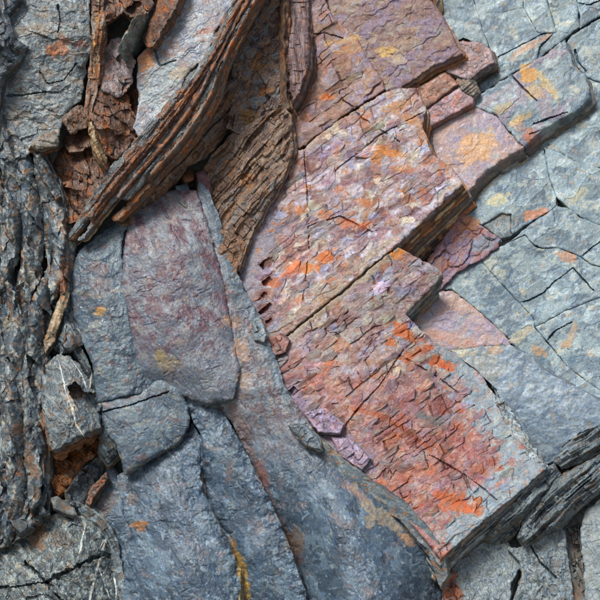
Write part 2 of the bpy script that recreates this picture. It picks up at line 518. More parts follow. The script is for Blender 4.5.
def flakes(res, outline, ang, sx, sy, seed, colf, hgt=(1., 3.2), fill=.6, maxn=300, mat=None):
    """thin plates still clinging to a bedding face, each one a piece of its own"""
    root, surf, org = res
    rng = np.random.default_rng(seed)
    O = np.array(outline, float); x0, y0 = O.min(0); x1, y1 = O.max(0)
    cx, cy = (x0 + x1) / 2, (y0 + y1) / 2; R = max(x1 - x0, y1 - y0) * .8
    c, s_ = math.cos(math.radians(ang)), math.sin(math.radians(ang))
    cnt = 0
    for j in range(int(-R / sy), int(R / sy)):
        row_off = rng.uniform(0, sx)
        for i in range(int(-R / sx), int(R / sx)):
            if rng.random() > fill: continue
            a = i * sx + row_off + rng.uniform(-.2, .2) * sx; b = j * sy + rng.uniform(-.25, .25) * sy
            px, py = cx + a * c - b * s_, cy + a * s_ + b * c
            if not inpoly(np.array([px]), np.array([py]), outline)[0]: continue
            if seg_dist(np.array([px]), np.array([py]), list(outline) + [outline[0]])[0] < sx * .6: continue
            if cnt >= maxn: return
            k = rng.integers(6, 10); th = np.sort((np.arange(k) + rng.uniform(-.35, .35, k)) / k * 2 * math.pi)
            lx = sx * rng.uniform(.35, .62); ly = sy * rng.uniform(.35, .62)
            pw = .42
            ca, sa = np.cos(th), np.sin(th)
            ex = np.sign(ca) * np.abs(ca) ** pw * lx; ey = np.sign(sa) * np.abs(sa) ** pw * ly
            ex = ex + ey * rng.uniform(-.5, .2); f = rng.uniform(.75, 1.15, k); ex *= f; ey *= f
            ang2 = math.radians(rng.normal(0, 9)); ex, ey = ex * math.cos(ang2) - ey * math.sin(ang2), ex * math.sin(ang2) + ey * math.cos(ang2)
            X = px + ex * c - ey * s_; Y = py + ex * s_ + ey * c
            ring = dens(np.stack([X, Y], -1), 3.0); m = len(ring)
            cen = ring.mean(0); inner = cen + (ring - cen) * .92; mid = cen + (ring - cen) * .4
            P = np.concatenate([ring, ring, inner, mid, cen[None]])
            h = rng.uniform(*hgt); tx, ty = rng.normal(0, .07, 2)
            base = surf(P[:, 0], P[:, 1])
            pl = np.median(base) * .55 + base * .45
            nz = .5 * perlin(P[:, 0] / 5, P[:, 1] / 5, seed) + tx * (P[:, 0] - cen[0]) + ty * (P[:, 1] - cen[1])
            d = pl + h * .75 + nz
            d[:m] = base[:m] - 3; d[m:2 * m] -= .12 * h; d[2 * m:] += .04 * h
            W = world(P[:, 0], P[:, 1], d)
            i0 = np.arange(m); i1 = (i0 + 1) % m; F = []
            for r in range(3):
                F += [np.stack([r * m + i0, r * m + i1, (r + 1) * m + i1], -1), np.stack([r * m + i0, (r + 1) * m + i1, (r + 1) * m + i0], -1)]
            F.append(np.stack([3 * m + i0, 3 * m + i1, np.full(m, 4 * m)], -1))
            col = colf(P[:, 0], P[:, 1], 7)
            tone = rng.uniform(.86, 1.14); t2 = np.array([rng.uniform(.94, 1.08), 1, rng.uniform(.92, 1.08)])
            make_mesh('flake', W, np.concatenate(F), np.clip(col * tone * t2, 5, 245), mat or M_RUST, root, org)
            cnt += 1
# ================================================================== palettes
PALE_ALTS = [((92, 112, 130), .10, .3, 24, -32, 1.7, .85), ((172, 184, 188), .20, .2, 13, -32, 1.6, .7),
             ((190, 186, 168), .46, .10, 20, 20, 1.5, .6), ((74, 94, 114), .36, .16, 11, -32, 1.8, .7), ((172, 134, 104), .56, .07, 9, 10, 1, .6)]
R_STAINS = [(529, 75, 9, 9, 0, (208, 146, 62), .95), (546, 84, 17, 5, 50, (206, 168, 108), .8), (535, 92, 10, 8, 40, (205, 165, 110), .7),
            (476, 147, 23, 16, -25, (208, 158, 112), .95), (521, 118, 13, 4, -20, (190, 152, 98), .8), (514, 123, 8, 4, -20, (196, 150, 92), .8),
            (529, 136, 9, 7, 40, (176, 98, 66), .85), (520, 128, 7, 4, 0, (150, 110, 100), .8), (503, 108, 12, 5, -30, (186, 160, 110), .7), (537, 214, 13, 4.5, -8, (188, 116, 84), .95),
            (567, 257, 10, 6, 25, (194, 142, 116), .95), (470, 224, 13, 7, -10, (190, 128, 92), .85), (498, 200, 15, 7, -25, (206, 190, 142), .8),
            (530, 46, 24, 4, -30, (198, 152, 126), .8), (538, 351, 9, 4, 25, (180, 134, 96), .8), (566, 345, 5, 3, 0, (184, 138, 104), .8),
            (386, 51, 10, 6, -10, (206, 166, 96), .9), (400, 60, 10, 5, 0, (188, 170, 140), .7), (345, 41, 18, 4, -15, (192, 152, 98), .8), (572, 335, 4, 12, 20, (176, 140, 108), .7),
            (520, 335, 14, 5, -35, (190, 172, 142), .7), (460, 353, 22, 5, -8, (196, 180, 150), .8), (495, 350, 9, 5, 0, (190, 148, 116), .8), (576, 196, 10, 5, -30, (196, 180, 140), .6),
            (450, 338, 30, 6, 15, (178, 128, 112), .7)]
def stains(col, x, y, lst, jit=None):
    for q in lst: col = stain(col, x, y, *q, jit=jit)
    return col

def c_pale(x, y, seed):
    c = pal(x, y, 900, (130, 149, 160), PALE_ALTS)
    h = chip_id(x, y, 905, -32, 34, 18)
    return stains(c * (.9 + .2 * h)[:, None], x, y, R_STAINS, .5 * (h - .5))
def c_terrace(x, y, seed):
    c = pal(x, y, 910, (128, 144, 154), PALE_ALTS + [((140, 118, 138), .12, .15, 22, -30, 1.8, .6)])
    return stains(c, x, y, R_STAINS)
def c_lilacslab(x, y, seed):
    c = pal(x, y, 920, (162, 136, 140), [((150, 138, 162), .05, .2, 30, -30, 1.5, .8), ((182, 150, 136), .2, .15, 26, 10, 1.3, .7), ((138, 148, 158), .3, .1, 16, -30, 1.5, .6)])
    return stains(c, x, y, R_STAINS)
def c_G(x, y, seed):
    c = pal(x, y, 930, (124, 140, 158), [((100, 116, 136), .1, .14, 9, -15, 2.6, .75), ((156, 170, 182), .18, .12, 7, -15, 2.6, .7), ((150, 140, 128), .42, .1, 14, 0, 1, .4)])
    c = stain(c, x, y, 482, 368, 22, 16, 30, (152, 150, 142), .7)
    return stains(c, x, y, R_STAINS)
def c_D(x, y, seed):
    c = pal(x, y, 940, (130, 102, 100), [((126, 110, 138), .02, .2, 24, -25, 2, .75), ((164, 138, 116), .18, .15, 20, -25, 2, .7), ((126, 98, 92), .3, .1, 8, -30, 2.5, .7), ((150, 152, 146), .38, .1, 18, 0, 1, .5)])
    return stains(c, x, y, R_STAINS)
F_STAINS = [(325, 97, 9, 4, 0, (222, 120, 44), .95), (323, 257, 9, 5, 10, (226, 110, 34), .95), (308, 269, 9, 7, -10, (228, 124, 36), .95), (297, 268, 12, 6, 0, (206, 112, 62), .8),
            (275, 283, 8, 4, -20, (214, 112, 48), .9), (347, 223, 13, 4.5, 10, (204, 108, 62), .9), (364, 226, 7, 4, 0, (208, 112, 62), .9), (370, 202, 13, 4, -5, (202, 118, 66), .9),
            (426, 198, 9, 8, 0, (196, 110, 66), .85), (427, 197, 5, 4, 0, (124, 92, 112), .8), (397, 255, 8, 5, -10, (232, 138, 48), .95), (388, 152, 16, 4, 10, (228, 134, 48), .9), (404, 168, 10, 6, 0, (196, 118, 76), .8),
            (378, 160, 6, 4, 0, (214, 128, 56), .8), (410, 120, 16, 5, 30, (204, 132, 70), .8), (396, 108, 14, 5, -20, (200, 140, 80), .7), (352, 120, 20, 7, 20, (170, 118, 100), .7), (442, 165, 6, 10, 20, (204, 120, 64), .8),
            (405, 334, 17, 6, 30, (214, 100, 40), .95), (390, 342, 6, 4, 0, (216, 106, 44), .9), (424, 349, 12, 5, -25, (206, 98, 50), .9), (407, 358, 7, 6, 0, (196, 100, 60), .9), (444, 364, 14, 6, 15, (216, 98, 44), .95),
            (342, 345, 8, 7, 20, (192, 116, 80), .8), (333, 362, 6, 4, 0, (196, 112, 70), .8), (457, 504, 22, 10, 15, (208, 98, 40), .9), (443, 408, 16, 7, 20, (150, 74, 58), .75), (412, 434, 14, 4, 30, (152, 80, 62), .7),
            (412, 473, 14, 8, -20, (204, 110, 72), .5), (480, 470, 12, 4, 30, (176, 96, 62), .6), (493, 462, 5, 6, 30, (150, 70, 54), .8), (443, 451, 16, 3.5, 35, (164, 84, 56), .7), (470, 450, 14, 6, 40, (170, 92, 90), .5), (380, 482, 12, 5, 20, (204, 108, 66), .8),
            (425, 535, 16, 6, 35, (196, 128, 116), .5), (436, 421, 13, 6, 10, (112, 122, 126), .85), (420, 414, 5, 4, 0, (104, 116, 122), .85), (403, 466, 3, 6, 10, (130, 124, 140), .7), (335, 62, 24, 8, -10, (176, 116, 92), .6), (352, 48, 18, 4, -10, (196, 146, 84), .7)]
F_STAINS = [q[:5] + ((int(q[5][0] * .92), int(q[5][1] * .9), int(q[5][2] * .9)),) + (q[6],) for q in F_STAINS]
def mosaic(col, x, y, seed, cols, op=.6, jl=(26, 10), jw=1.0):
    m = patchy(x, y, seed + 21) * jw
    h, e, u, v = joints(x, y, seed, -36, *jl)
    xx, yy = wob(x, y, 4, 9, seed + 31)
    f1, f2, cx, cy, hb = vor(*[q / z for q, z in zip(rot(xx, yy, -30), (13, 7))], seed + 2)
    lv = level_id(x, y, seed, -36, 50, 17, 6); hl = _h(lv, lv * 0 + 3, seed)
    n = len(cols); P = np.array(cols, float)
    k1 = (op * (.15 + .7 * m))[:, None]; k2 = (op * (.25 + .75 * patchy(x, y, seed + 41, 20, -.1, .15)) * .8)[:, None]
    col = col * (1 - k1) + P[np.minimum((h * n).astype(int), n - 1)] * k1
    col = col * (1 - k2) + P[np.minimum((hb * n).astype(int), n - 1)] * k2
    rim = (1 - ss(.0, .14, f2 - f1)) * .35 * patchy(x, y, seed + 43, 26)      # thin mineral rims round the blotches
    col = mixc(col, (186, 176, 160), rim)
    col = col * (.84 + .28 * hl)[:, None]
    col = mixc(col, (66, 48, 46), (1 - ss(.25, .75, e)) * (.25 + .75 * m) * .6)
    return col, .6 * (h - .5) * m + .7 * (hb - .5)
M_UP = [(140, 140, 180), (196, 188, 168), (142, 92, 86), (104, 60, 62), (176, 174, 202), (168, 98, 58), (122, 86, 104), (150, 144, 146), (132, 96, 96), (160, 150, 164)]
M_LOW = [(160, 94, 90), (134, 70, 68), (182, 132, 120), (104, 56, 58), (142, 108, 128), (172, 86, 52), (134, 92, 108), (138, 132, 134), (150, 84, 80), (122, 120, 130)]
M_TOP = [(136, 100, 92), (126, 108, 138), (158, 122, 98), (108, 76, 72), (142, 130, 154), (150, 96, 74)]
def c_F0(x, y, seed):
    c = pal(x, y, 950, (138, 102, 94), [((140, 128, 152), .12, .14, 18, -35, 1.6, .85), ((176, 140, 114), .22, .12, 14, -20, 2, .7), ((126, 92, 84), .28, .1, 6, -25, 2.4, .7), ((184, 178, 186), .42, .1, 8, -30, 1.6, .7)])
    c, j = mosaic(c, x, y, 54, M_TOP, .75)
    return stains(stains(c, x, y, F_STAINS, j), x, y, R_STAINS, j)
def c_F1(x, y, seed):
    c = pal(x, y, 960, (148, 110, 106), [((172, 160, 148), .0, .14, 10, -30, 1.8, .7), ((164, 156, 174), .06, .16, 13, -38, 2.2, .8), ((162, 148, 142), .16, .12, 11, -25, 2, .75), ((192, 186, 192), .22, .1, 6, -35, 2.0, .8),
                                       ((128, 92, 92), .24, .08, 5, -30, 2.6, .75), ((184, 104, 56), .54, .08, 7, -20, 1.8, .85), ((140, 128, 150), .36, .1, 9, -40, 2.5, .6)])
    c, j = mosaic(c, x, y, 57, M_UP, .8, jw=.6)
    c = c * 1.04
    # grey-lilac strip along the brown wedge and the left steps
    t = 1 - ss(6, 30, seg_dist(x, y, [(262, 225), (246, 280), (262, 330)]) + 8 * fbm(x / 14, y / 14, 33, 3))
    c = mixc(c, (132, 128, 146), t * .75)
    for pts in ([(398, 246), (350, 284), (280, 341)], [(392, 240), (344, 278), (270, 336)], [(386, 91), (355, 109), (303, 148)]):
        c = line_col(c, x, y, pts, 4.5, (158, 138, 120), .6)
    fl = fbm(x / 9, y / 6, 461, 4, .6) + .5 * j
    c = mixc(c, (198, 112, 50), ss(.50, .58, fl) * .85 * patchy(x, y, 463, 50, -.25, .1)); c = mixc(c, (104, 58, 58), ss(.46, .54, -fl) * .6)
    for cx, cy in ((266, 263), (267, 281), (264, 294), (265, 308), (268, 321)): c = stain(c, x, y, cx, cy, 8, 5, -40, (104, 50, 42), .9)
    return stains(c, x, y, F_STAINS, j)
def c_F2(x, y, seed):
    c = pal(x, y, 970, (158, 104, 100), [((148, 124, 142), .12, .16, 14, -35, 2.0, .8), ((196, 152, 138), .15, .12, 9, -30, 2, .75), ((136, 88, 88), .24, .09, 5, -30, 2.4, .8), ((176, 164, 162), .3, .09, 5, -36, 2.2, .7), ((184, 114, 86), .42, .1, 11, -20, 1.8, .7), ((176, 168, 166), .42, .1, 6, -35, 1.5, .8)])
    up = ss(392, 352, y - .55 * (x - 360) * .5 + 16 * fbm(x / 20, y / 20, 12, 3))
    cu = pal(x, y, 975, (166, 142, 142), [((172, 164, 172), .02, .14, 9, -38, 2, .85), ((186, 176, 156), .18, .1, 7, -30, 2, .8), ((118, 104, 110), .24, .08, 5, -35, 2, .8), ((150, 116, 120), .3, .1, 10, -30, 2, .7)])
    c = c * (1 - up[:, None]) + cu * up[:, None]
    cl, j = mosaic(c, x, y, 60, M_LOW, .6); cm, _ = mosaic(c, x, y, 60, M_UP, .6)
    c = cl * (1 - up[:, None]) + cm * up[:, None]
    fl = fbm(x / 9, y / 6, 471, 4, .6) + .5 * j
    c = mixc(c, (180, 96, 56), ss(.54, .62, fl) * .7); c = mixc(c, (98, 52, 54), ss(.46, .54, -fl) * .6)
    # grey skin left on the outer margin
    gd = 30 * j + seg_dist(x, y, [(452, 356), (474, 384), (500, 425), (528, 462), (500, 492), (462, 530)]) + 20 * fbm(x / 13, y / 11, 44, 5, .7)
    cg = pal(x, y, 978, (134, 146, 158), [((112, 124, 138), .1, .15, 9, -35, 2, .8), ((164, 172, 176), .2, .12, 7, -35, 2, .7), ((176, 128, 108), .4, .1, 8, 0, 1, .7)])
    t = 1 - ss(15, 20, gd); c = c * (1 - t[:, None]) + cg * t[:, None]
    for pts in ([(353, 409), (380, 415), (405, 430), (430, 450)],): c = line_col(c, x, y, pts, 3.6, (160, 82, 54), .8)
    c = line_col(c, x, y, [(398, 248), (350, 287), (280, 344)], 5, (160, 142, 124), .8)
    # mauve broken strip above the dark slabs
    t = 1 - ss(8, 15, seg_dist(x, y, [(290, 395), (312, 420), (340, 442), (366, 462)]) + 5 * fbm(x / 8, y / 8, 46, 3))
    c = mixc(c, (136, 118, 142), t * .8)
    c = stain(c, x, y, 331, 455, 7, 5, 30, (214, 140, 40), .95)
    return stains(c, x, y, F_STAINS, j)
L_STAINS = [(140, 525, 9, 6, 10, (176, 112, 66), .9), (132, 500, 7, 7, 0, (120, 90, 74), .6), (101, 312, 6, 4, -10, (196, 146, 84), .95), (167, 362, 14, 10, 30, (138, 122, 98), .85), (160, 356, 6, 8, 0, (148, 132, 96), .8),
            (242, 572, 5.5, 24, -14, (190, 144, 66), .9), (234, 548, 3, 9, -10, (184, 126, 60), .8), (245, 594, 6, 11, 0, (198, 156, 78), .85), (380, 515, 42, 7, 43, (176, 156, 136), .9), (408, 540, 8, 7, 45, (188, 138, 106), .8),
            (350, 488, 20, 5, 40, (150, 118, 112), .7), (370, 521, 6, 7, 20, (176, 150, 120), .7), (296, 540, 10, 14, 0, (136, 104, 86), .7), (262, 472, 6, 16, -15, (160, 112, 108), .7), (232, 322, 9, 8, 0, (166, 128, 108), .8), (240, 350, 8, 12, -15, (176, 136, 110), .7),
            (245, 380, 8, 10, 0, (170, 138, 118), .6), (98, 268, 12, 6, 0, (104, 78, 82), .7), (100, 285, 12, 9, 0, (108, 84, 88), .6), (95, 295, 12, 4, 10, (130, 100, 84), .5), (124, 222, 12, 4, -15, (158, 116, 84), .8), (230, 470, 4, 14, 10, (120, 96, 92), .6)]
SL_ALTS = [((68, 84, 102), .02, .3, 34, 70, 1.6, .8), ((110, 129, 147), .14, .26, 22, 65, 1.6, .8), ((150, 166, 180), .40, .12, 5, 40, 1.5, .7), ((52, 64, 80), .34, .16, 12, 60, 1.8, .75), ((118, 104, 108), .42, .1, 16, 30, 1.3, .55)]
def c_slate(x, y, seed):  # slate's blue-grey, deepened so the albedo carries the weaker light on the left
    return stains(pal(x, y, 1000 + seed % 7, (82, 99, 119), SL_ALTS), x, y, L_STAINS)
def c_MN(x, y, seed):
    c = pal(x, y, 1010, (84, 100, 119), SL_ALTS)
    up = pal(x, y, 1015, (114, 117, 126), [((116, 100, 108), .02, .14, 9, 60, 1.6, .8), ((140, 146, 154), .14, .12, 9, 60, 1.5, .8), ((100, 112, 126), .2, .12, 9, 60, 2, .7), ((90, 70, 76), .3, .1, 5, 60, 2, .8), ((150, 116, 102), .5, .1, 7, 60, 1.4, .7)])
    t = ss(500, 400, y + 22 * fbm(x / 20, y / 20, 21, 3)); c = c * (1 - t[:, None]) + up * t[:, None]
    t = 1 - ss(5, 9, seg_dist(x, y, [(205, 188), (236, 285), (256, 312), (272, 355), (288, 395)]) + 3 * fbm(x / 9, y / 9, 8, 3)); c = mixc(c, (108, 122, 136), t * .8)
    c = line_col(c, x, y, [(232, 405), (250, 452), (268, 498), (284, 532), (300, 562)], 7, (118, 96, 96), .6)
    return stains(c, x, y, L_STAINS)
def c_L(x, y, seed):
    c = pal(x, y, 1020, (100, 98, 112), [((100, 72, 84), .0, .2, 26, 75, 1.3, .8), ((128, 134, 144), .14, .14, 13, 60, 1.3, .8), ((100, 112, 126), .2, .14, 22, 60, 1.4, .7), ((150, 134, 126), .4, .1, 12, 0, 1, .6), ((92, 68, 78), .36, .1, 10, 60, 1.4, .7)])
    t = ss(330, 385, y + 14 * fbm(x / 18, y / 18, 5, 3)); c = mixc(c, (104, 114, 128), t * .75)
    return stains(c, x, y, L_STAINS)
def c_K(x, y, seed):
    c = pal(x, y, 1030, (88, 105, 121), [((70, 82, 98), .05, .2, 22, 20, 1.4, .8), ((116, 131, 141), .14, .16, 18, -30, 1.8, .7), ((112, 88, 92), .36, .1, 8, 0, 1.4, .7), ((150, 150, 140), .4, .1, 9, -30, 2, .6)])
    return stains(c, x, y, L_STAINS)
def c_brown(x, y, seed, ang=-52):
    return pal(x, y, 1040 + seed % 5, (112, 88, 76), [((138, 102, 76), .1, .14, 9, ang, 4, .75), ((80, 60, 56), .05, .14, 6, ang, 5, .8), ((118, 112, 112), .2, .12, 10, ang, 4, .7), ((164, 108, 66), .42, .1, 7, ang, 3, .7), ((150, 132, 116), .26, .1, 4, ang, 5, .7)])
def c_rust(x, y, seed):
    return pal(x, y, 1050 + seed % 5, (110, 80, 68), [((138, 88, 60), .14, .16, 13, 60, 1.3, .75), ((78, 60, 54), .06, .14, 9, 60, 1.5, .8), ((130, 108, 100), .26, .12, 9, 60, 1.5, .7), ((150, 146, 140), .44, .1, 6, 60, 1.5, .6), ((168, 94, 46), .4, .1, 8, 0, 1, .8)])
def c_rib(x, y, seed):
    return pal(x, y, 1060 + seed % 5, (112, 112, 116), [((152, 92, 52), .06, .12, 5, -52, 7, .85), ((92, 70, 60), .08, .14, 6, -52, 6, .75), ((132, 142, 150), .12, .12, 6, -52, 5, .7), ((196, 118, 52), .36, .08, 5, -52, 4, .85), ((160, 146, 130), .34, .1, 3, -52, 6, .7)])
def c_paleslab(x, y, seed):
    c = pal(x, y, 1070, (146, 148, 160), [((172, 178, 186), .04, .16, 14, -35, 2.2, .85), ((120, 124, 140), .12, .14, 9, -30, 2.4, .8), ((156, 130, 126), .26, .1, 9, -25, 2, .7), ((178, 152, 122), .42, .1, 7, 0, 1, .6)])
    c = stain(c, x, y, 206, 31, 12, 3.5, -18, (150, 100, 92), .85)
    c = stain(c, x, y, 146, 62, 9, 11, 0, (198, 124, 70), .9); c = stain(c, x, y, 143, 50, 10, 6, 0, (176, 118, 100), .8)
    c = stain(c, x, y, 160, 85, 26, 16, -45, (158, 172, 178), .75); return stain(c, x, y, 180, 73, 18, 6, -20, (170, 146, 118), .7)
def c_topleft(x, y, seed):  # slab's own grey, darkened to stand for the shadier left side
    c = pal(x, y, 1080, (108, 119, 128), [((100, 108, 116), .04, .16, 14, 10, 2, .8), ((156, 164, 168), .12, .14, 11, 20, 2, .8), ((138, 122, 112), .26, .1, 9, 15, 2, .7), ((84, 86, 92), .34, .1, 6, 20, 2, .7), ((162, 156, 146), .4, .1, 6, 0, 1.5, .6)])
    c = stain(c, x, y, 56, 50, 13, 8, -30, (176, 106, 72), .9); c = stain(c, x, y, 64, 40, 8, 5, 0, (158, 116, 96), .8)
    c = stain(c, x, y, 80, 44, 6, 5, 0, (164, 100, 92), .7); return stain(c, x, y, 40, 30, 20, 8, 0, (140, 122, 106), .5)
def c_twist(x, y, seed):  # grey base lowered, painting the dimmer light of the left side into the colour
    c = pal(x, y, 1090 + seed % 9, (94, 103, 111), [((76, 90, 104), .04, .2, 14, 82, 3, .8), ((156, 166, 170), .16, .14, 8, 80, 3, .8), ((132, 98, 78), .24, .1, 9, 80, 2.4, .75), ((58, 64, 72), .2, .1, 8, 78, 3, .8), ((186, 178, 164), .44, .08, 5, 80, 3, .8), ((158, 108, 78), .5, .08, 7, 80, 2, .8)])
    c = stain(c, x, y, 28, 275, 6, 16, -20, (196, 190, 178), .8); c = stain(c, x, y, 8, 325, 5, 8, 0, (190, 176, 156), .7)
    return stain(c, x, y, 63, 280, 7, 24, 5, (138, 84, 56), .8)
def c_dark(x, y, seed):
    return pal(x, y, 1100 + seed % 5, (108, 118, 126), [((70, 76, 84), .04, .16, 5, -42, 7, .85), ((128, 138, 146), .14, .12, 5, -42, 7, .8), ((116, 98, 82), .28, .1, 5, -42, 5, .75), ((152, 162, 166), .38, .1, 4, -42, 6, .6)])
def c_flat(base):
    b = np.array(base, float)
    return lambda x, y, seed: pal(x, y, 1110 + seed % 9, b, [(b * .75, .05, .18, 9, 40, 1.5, .8), (np.minimum(b * 1.28, 235), .15, .14, 8, 30, 1.5, .75), (b * np.array([1.2, .9, .72]), .32, .1, 7, 0, 1.5, .7)])

# ================================================================== the setting behind and below the beds
def base_d(x, y):
    right = bed(x, y) + 4
    left = tps([(0, 0, -30), (0, 600, 60), (100, 300, 20), (200, 300, 12), (300, 450, 70), (200, 600, 80), (250, 120, -45), (170, 130, -5), (50, 80, 0), (60, 570, 70), (300, 0, -80), (-300, 300, 0), (-300, -300, -80), (-300, 700, 60)])(x, y)
    t = ss(240, 330, x)
    d = left * (1 - t) + right * t
    ins = np.clip(np.minimum(np.minimum(x + 30, 630 - x), np.minimum(y + 30, 630 - y)) / 40, 0, 1)
    return d - 20 * ins

def cliff():
    xs = np.arange(-460, 1061, 4.); ys = np.arange(-460, 690, 4.)
    X, Y = np.meshgrid(xs, ys); x, y = X.ravel(), Y.ravel()
    d = base_d(x, y) + 8 * fbm(x / 90, y / 90, 3, 5) + strata(x, y, 4, -48, 5, 17, 18, 120) * ss(-8, 8, d_out(x, y)) + chips(x, y, 8, -45, 60, 30, 9) * ss(-8, 8, d_out(x, y))
    c = pal(x, y, 1200, (112, 116, 120), [((90, 76, 66), .05, .2, 40, -45, 3, .8), ((140, 148, 152), .15, .15, 24, -45, 3, .8), ((150, 98, 70), .36, .1, 26, -45, 2, .8)])
    nx, ny = len(xs), len(ys); i = np.arange(nx * ny).reshape(ny, nx)
    F = np.stack([i[:-1, :-1], i[1:, :-1], i[1:, 1:], i[:-1, 1:]], -1).reshape(-1, 4)
    o = make_mesh('cliff', world(x, y, d), F, c, M_EDGE, None, (0, 0, 0)); o['kind'] = 'structure'
def d_out(x, y):
    return np.maximum(np.maximum(-20 - x, x - 620), np.maximum(-20 - y, y - 620))
cliff()

def ground():
    g = np.concatenate([-np.geomspace(400, 6, 26), np.linspace(-5.8, 5.8, 90), np.geomspace(6, 400, 26)])
    X, Y = np.meshgrid(g, g); x, y = X.ravel(), Y.ravel()
    z = .05 * fbm(x * .6, y * .6, 5, 5) * np.exp(-np.hypot(x, y) / 60)
    n = len(g); i = np.arange(n * n).reshape(n, n)
    F = np.stack([i[:-1, :-1], i[:-1, 1:], i[1:, 1:], i[1:, :-1]], -1).reshape(-1, 4)
    c = pal(x * 30, y * 30, 1300, (128, 122, 112), [((100, 98, 94), .05, .2, 20, 0, 1, .8), ((150, 142, 128), .2, .15, 14, 0, 1, .7)])
    o = make_mesh('ground', np.stack([x, y, z], -1), F, c, rock_material('beach_sand', .8, .35, .5, .6), None, (0, 0, 0), True); o['kind'] = 'structure'
ground()

# ================================================================== relief recipes
def fine(x, y, seed, a=.5, s=6):
    return a * fbm(x / s, y / s, seed, 4, .6)
def r_pale(seed, cracks=(), amp=3.2):
    def f(x, y, s):
        h = terrace(x, y, seed, -32, amp * .32, 80, 34, 3) * (.3 + .7 * patchy(x, y, seed + 31, 50)) + fine(x, y, seed + 1, .25, 4) + .4 * fbm(x / 34, y / 26, seed + 2, 2) + chips(x, y, 905, -32, 34, 18, .6, 1.0)
        for q in cracks: h = h + crack(x, y, q, 1.05, 4.5, seed + 3)
        return h
    return f
def r_slate(seed, amp=3.0, ang=68, cracks=(), fa=1.1):
    def f(x, y, s):
        k = .35 + .65 * patchy(x, y, seed + 31, 60)
        h = terrace(x, y, seed, ang, amp * .42, 80, 20, 4) * k + fine(x, y, seed + 1, fa * .3, 3) + .35 * fbm(x / 20, y / 14, seed + 2, 2) * k
        h = h + 1.5 * fbm(x / 60, y / 40, seed + 12, 2)
        a, b = rot(x, y, -14)
        h = h - .8 * ss(.70, .86, ridge(a / 34, b / 13, seed + 6, 3)) * ss(.0, .35, fbm(x / 30, y / 30, seed + 9, 2))
        a, b = rot(x, y, ang)
        h = h - .9 * ss(.70, .84, ridge(a / 70, b / 18, seed + 16, 3)) * k
        for q in cracks: h = h + crack(x, y, q, 1.05, 4.5, seed + 3)
        return h
    return f
def r_pink(seed, amp=5.0, cracks=(), pits=(), jl=(26, 10), jw=1.0):
    def f(x, y, s):
        m = patchy(x, y, seed + 21) * jw
        h, e, u, v = joints(x, y, seed, -36, *jl)
        h2 = _h(np.floor(h * 9973), np.floor(h * 7919), seed)
        z = terrace(x, y, seed, -36, amp, 50, 17, 6)
        z = z + m * ((h - .5) * amp * .55 + amp * .5 * (u * (h2 - .5) + v * (h - .4)) - 1.7 * (1 - ss(.1, .9, e)))
        z = z + (1 - m) * .4 * fbm(x / 12, y / 9, seed + 23, 3)
        z = z + chips(x, y, seed + 5, -33, 13, 6, amp * .14, .7) * patchy(x, y, seed + 24, 24)
        z = z + fine(x, y, seed + 1, .25, 4)
        for q in cracks: z = z + crack(x, y, q, 1.0, 3, seed + 3)
        for poly, dp in pits:
            xx, yy = wob(x, y, .5, 6, seed); cxp = sum(p[0] for p in poly) / 4
            z = z - dp * np.clip(1.1 - .09 * (x - cxp), .2, 2) * inpoly(xx, yy, poly)
        return z
    return f
def r_strata(seed, ang, amp, sp, warp=6, wl=70, brk=.45, fa=.6):
    return lambda x, y, s: strata(x, y, seed, ang, amp, sp, warp, wl, brk) + fine(x, y, seed + 1, fa, 5)
def r_block(seed, amp=6, ang=30, sx=22, sy=14):
    return lambda x, y, s: chips(x, y, seed, ang, sx, sy, amp, .9) + chips(x, y, seed + 4, ang + 40, sx * .4, sy * .4, amp * .35, .9) + fine(x, y, seed + 1, .8, 5)

def para(cx, cy, l, h, ang=-38, sk=0):
    c, s_ = math.cos(math.radians(ang)), math.sin(math.radians(ang))
    return [(cx + a * c - b * s_, cy + a * s_ + b * c) for a, b in ((-l / 2, -h / 2), (l / 2, -h / 2), (l / 2, h / 2), (-l / 2, h / 2))]

OCHRE_EDGE = [(74, 60, 54), (96, 72, 60), (150, 96, 56), (66, 54, 50), (116, 110, 106), (188, 160, 124), (86, 66, 58), (128, 84, 54)]
GREY_EDGE = [(96, 102, 108), (122, 130, 138), (70, 74, 78), (150, 156, 158), (118, 102, 88), (60, 62, 66), (84, 88, 92)]
DARK_EDGE = [(82, 78, 76), (108, 98, 88), (122, 124, 126), (68, 62, 60), (140, 124, 106)]

# ================================================================== pale jointed pavement on the far side of the steps
def pale(label, pts, k, seed, cracks=(), col=c_pale, **kw):
    a = dict(T=16, n=3, jag=.7, jsc=12, mat=M_FINE, bevel=(.7, .7), edge_cols=[(120, 112, 100), (96, 92, 88), (140, 122, 98)], und=.5, rough_edge=.6, inset=.15)
    a.update(kw)
    return slab('rock_slab', label, 'rock slab', pts, on_bed(k), col, r_pale(seed, cracks), **a)

pale('mottled blue-grey slab between the purple top slab and the short brown block', [(425, -45), (470, -45), (474, 0), (482, 28), (490, 48), (463, 38), (455, 42), (445, 20), (430, 0)], 1, 11)
pale('pale grey slab above the diagonal rust-streaked strip, widest along the top edge', [(470, -45), (521, -45), (523, 7), (537, 32), (543, 33), (495, 58), (490, 48), (482, 28), (474, 0)], 2, 12, [[(486, 13), (505, 12), (523, 8)]])
pale('narrow pale slab tapering down to the bend in the diagonal crack', [(521, -45), (546, -45), (547, 0), (555, 27), (557, 33), (543, 33), (537, 32), (523, 7)], 0, 13)
pale('small pale slab at the top edge, second from the corner', [(546, -45), (577, -45), (577, 0), (580, 27), (570, 34), (558, 33), (555, 27), (547, 0)], 1, 14)
pale('pale slab filling the top corner above the long straight crack', [(577, -45), (665, -45), (665, -28), (600, 16), (580, 28), (580, 22), (577, 0)], 3, 15, [[(577, 3), (590, 5), (603, -1)]])
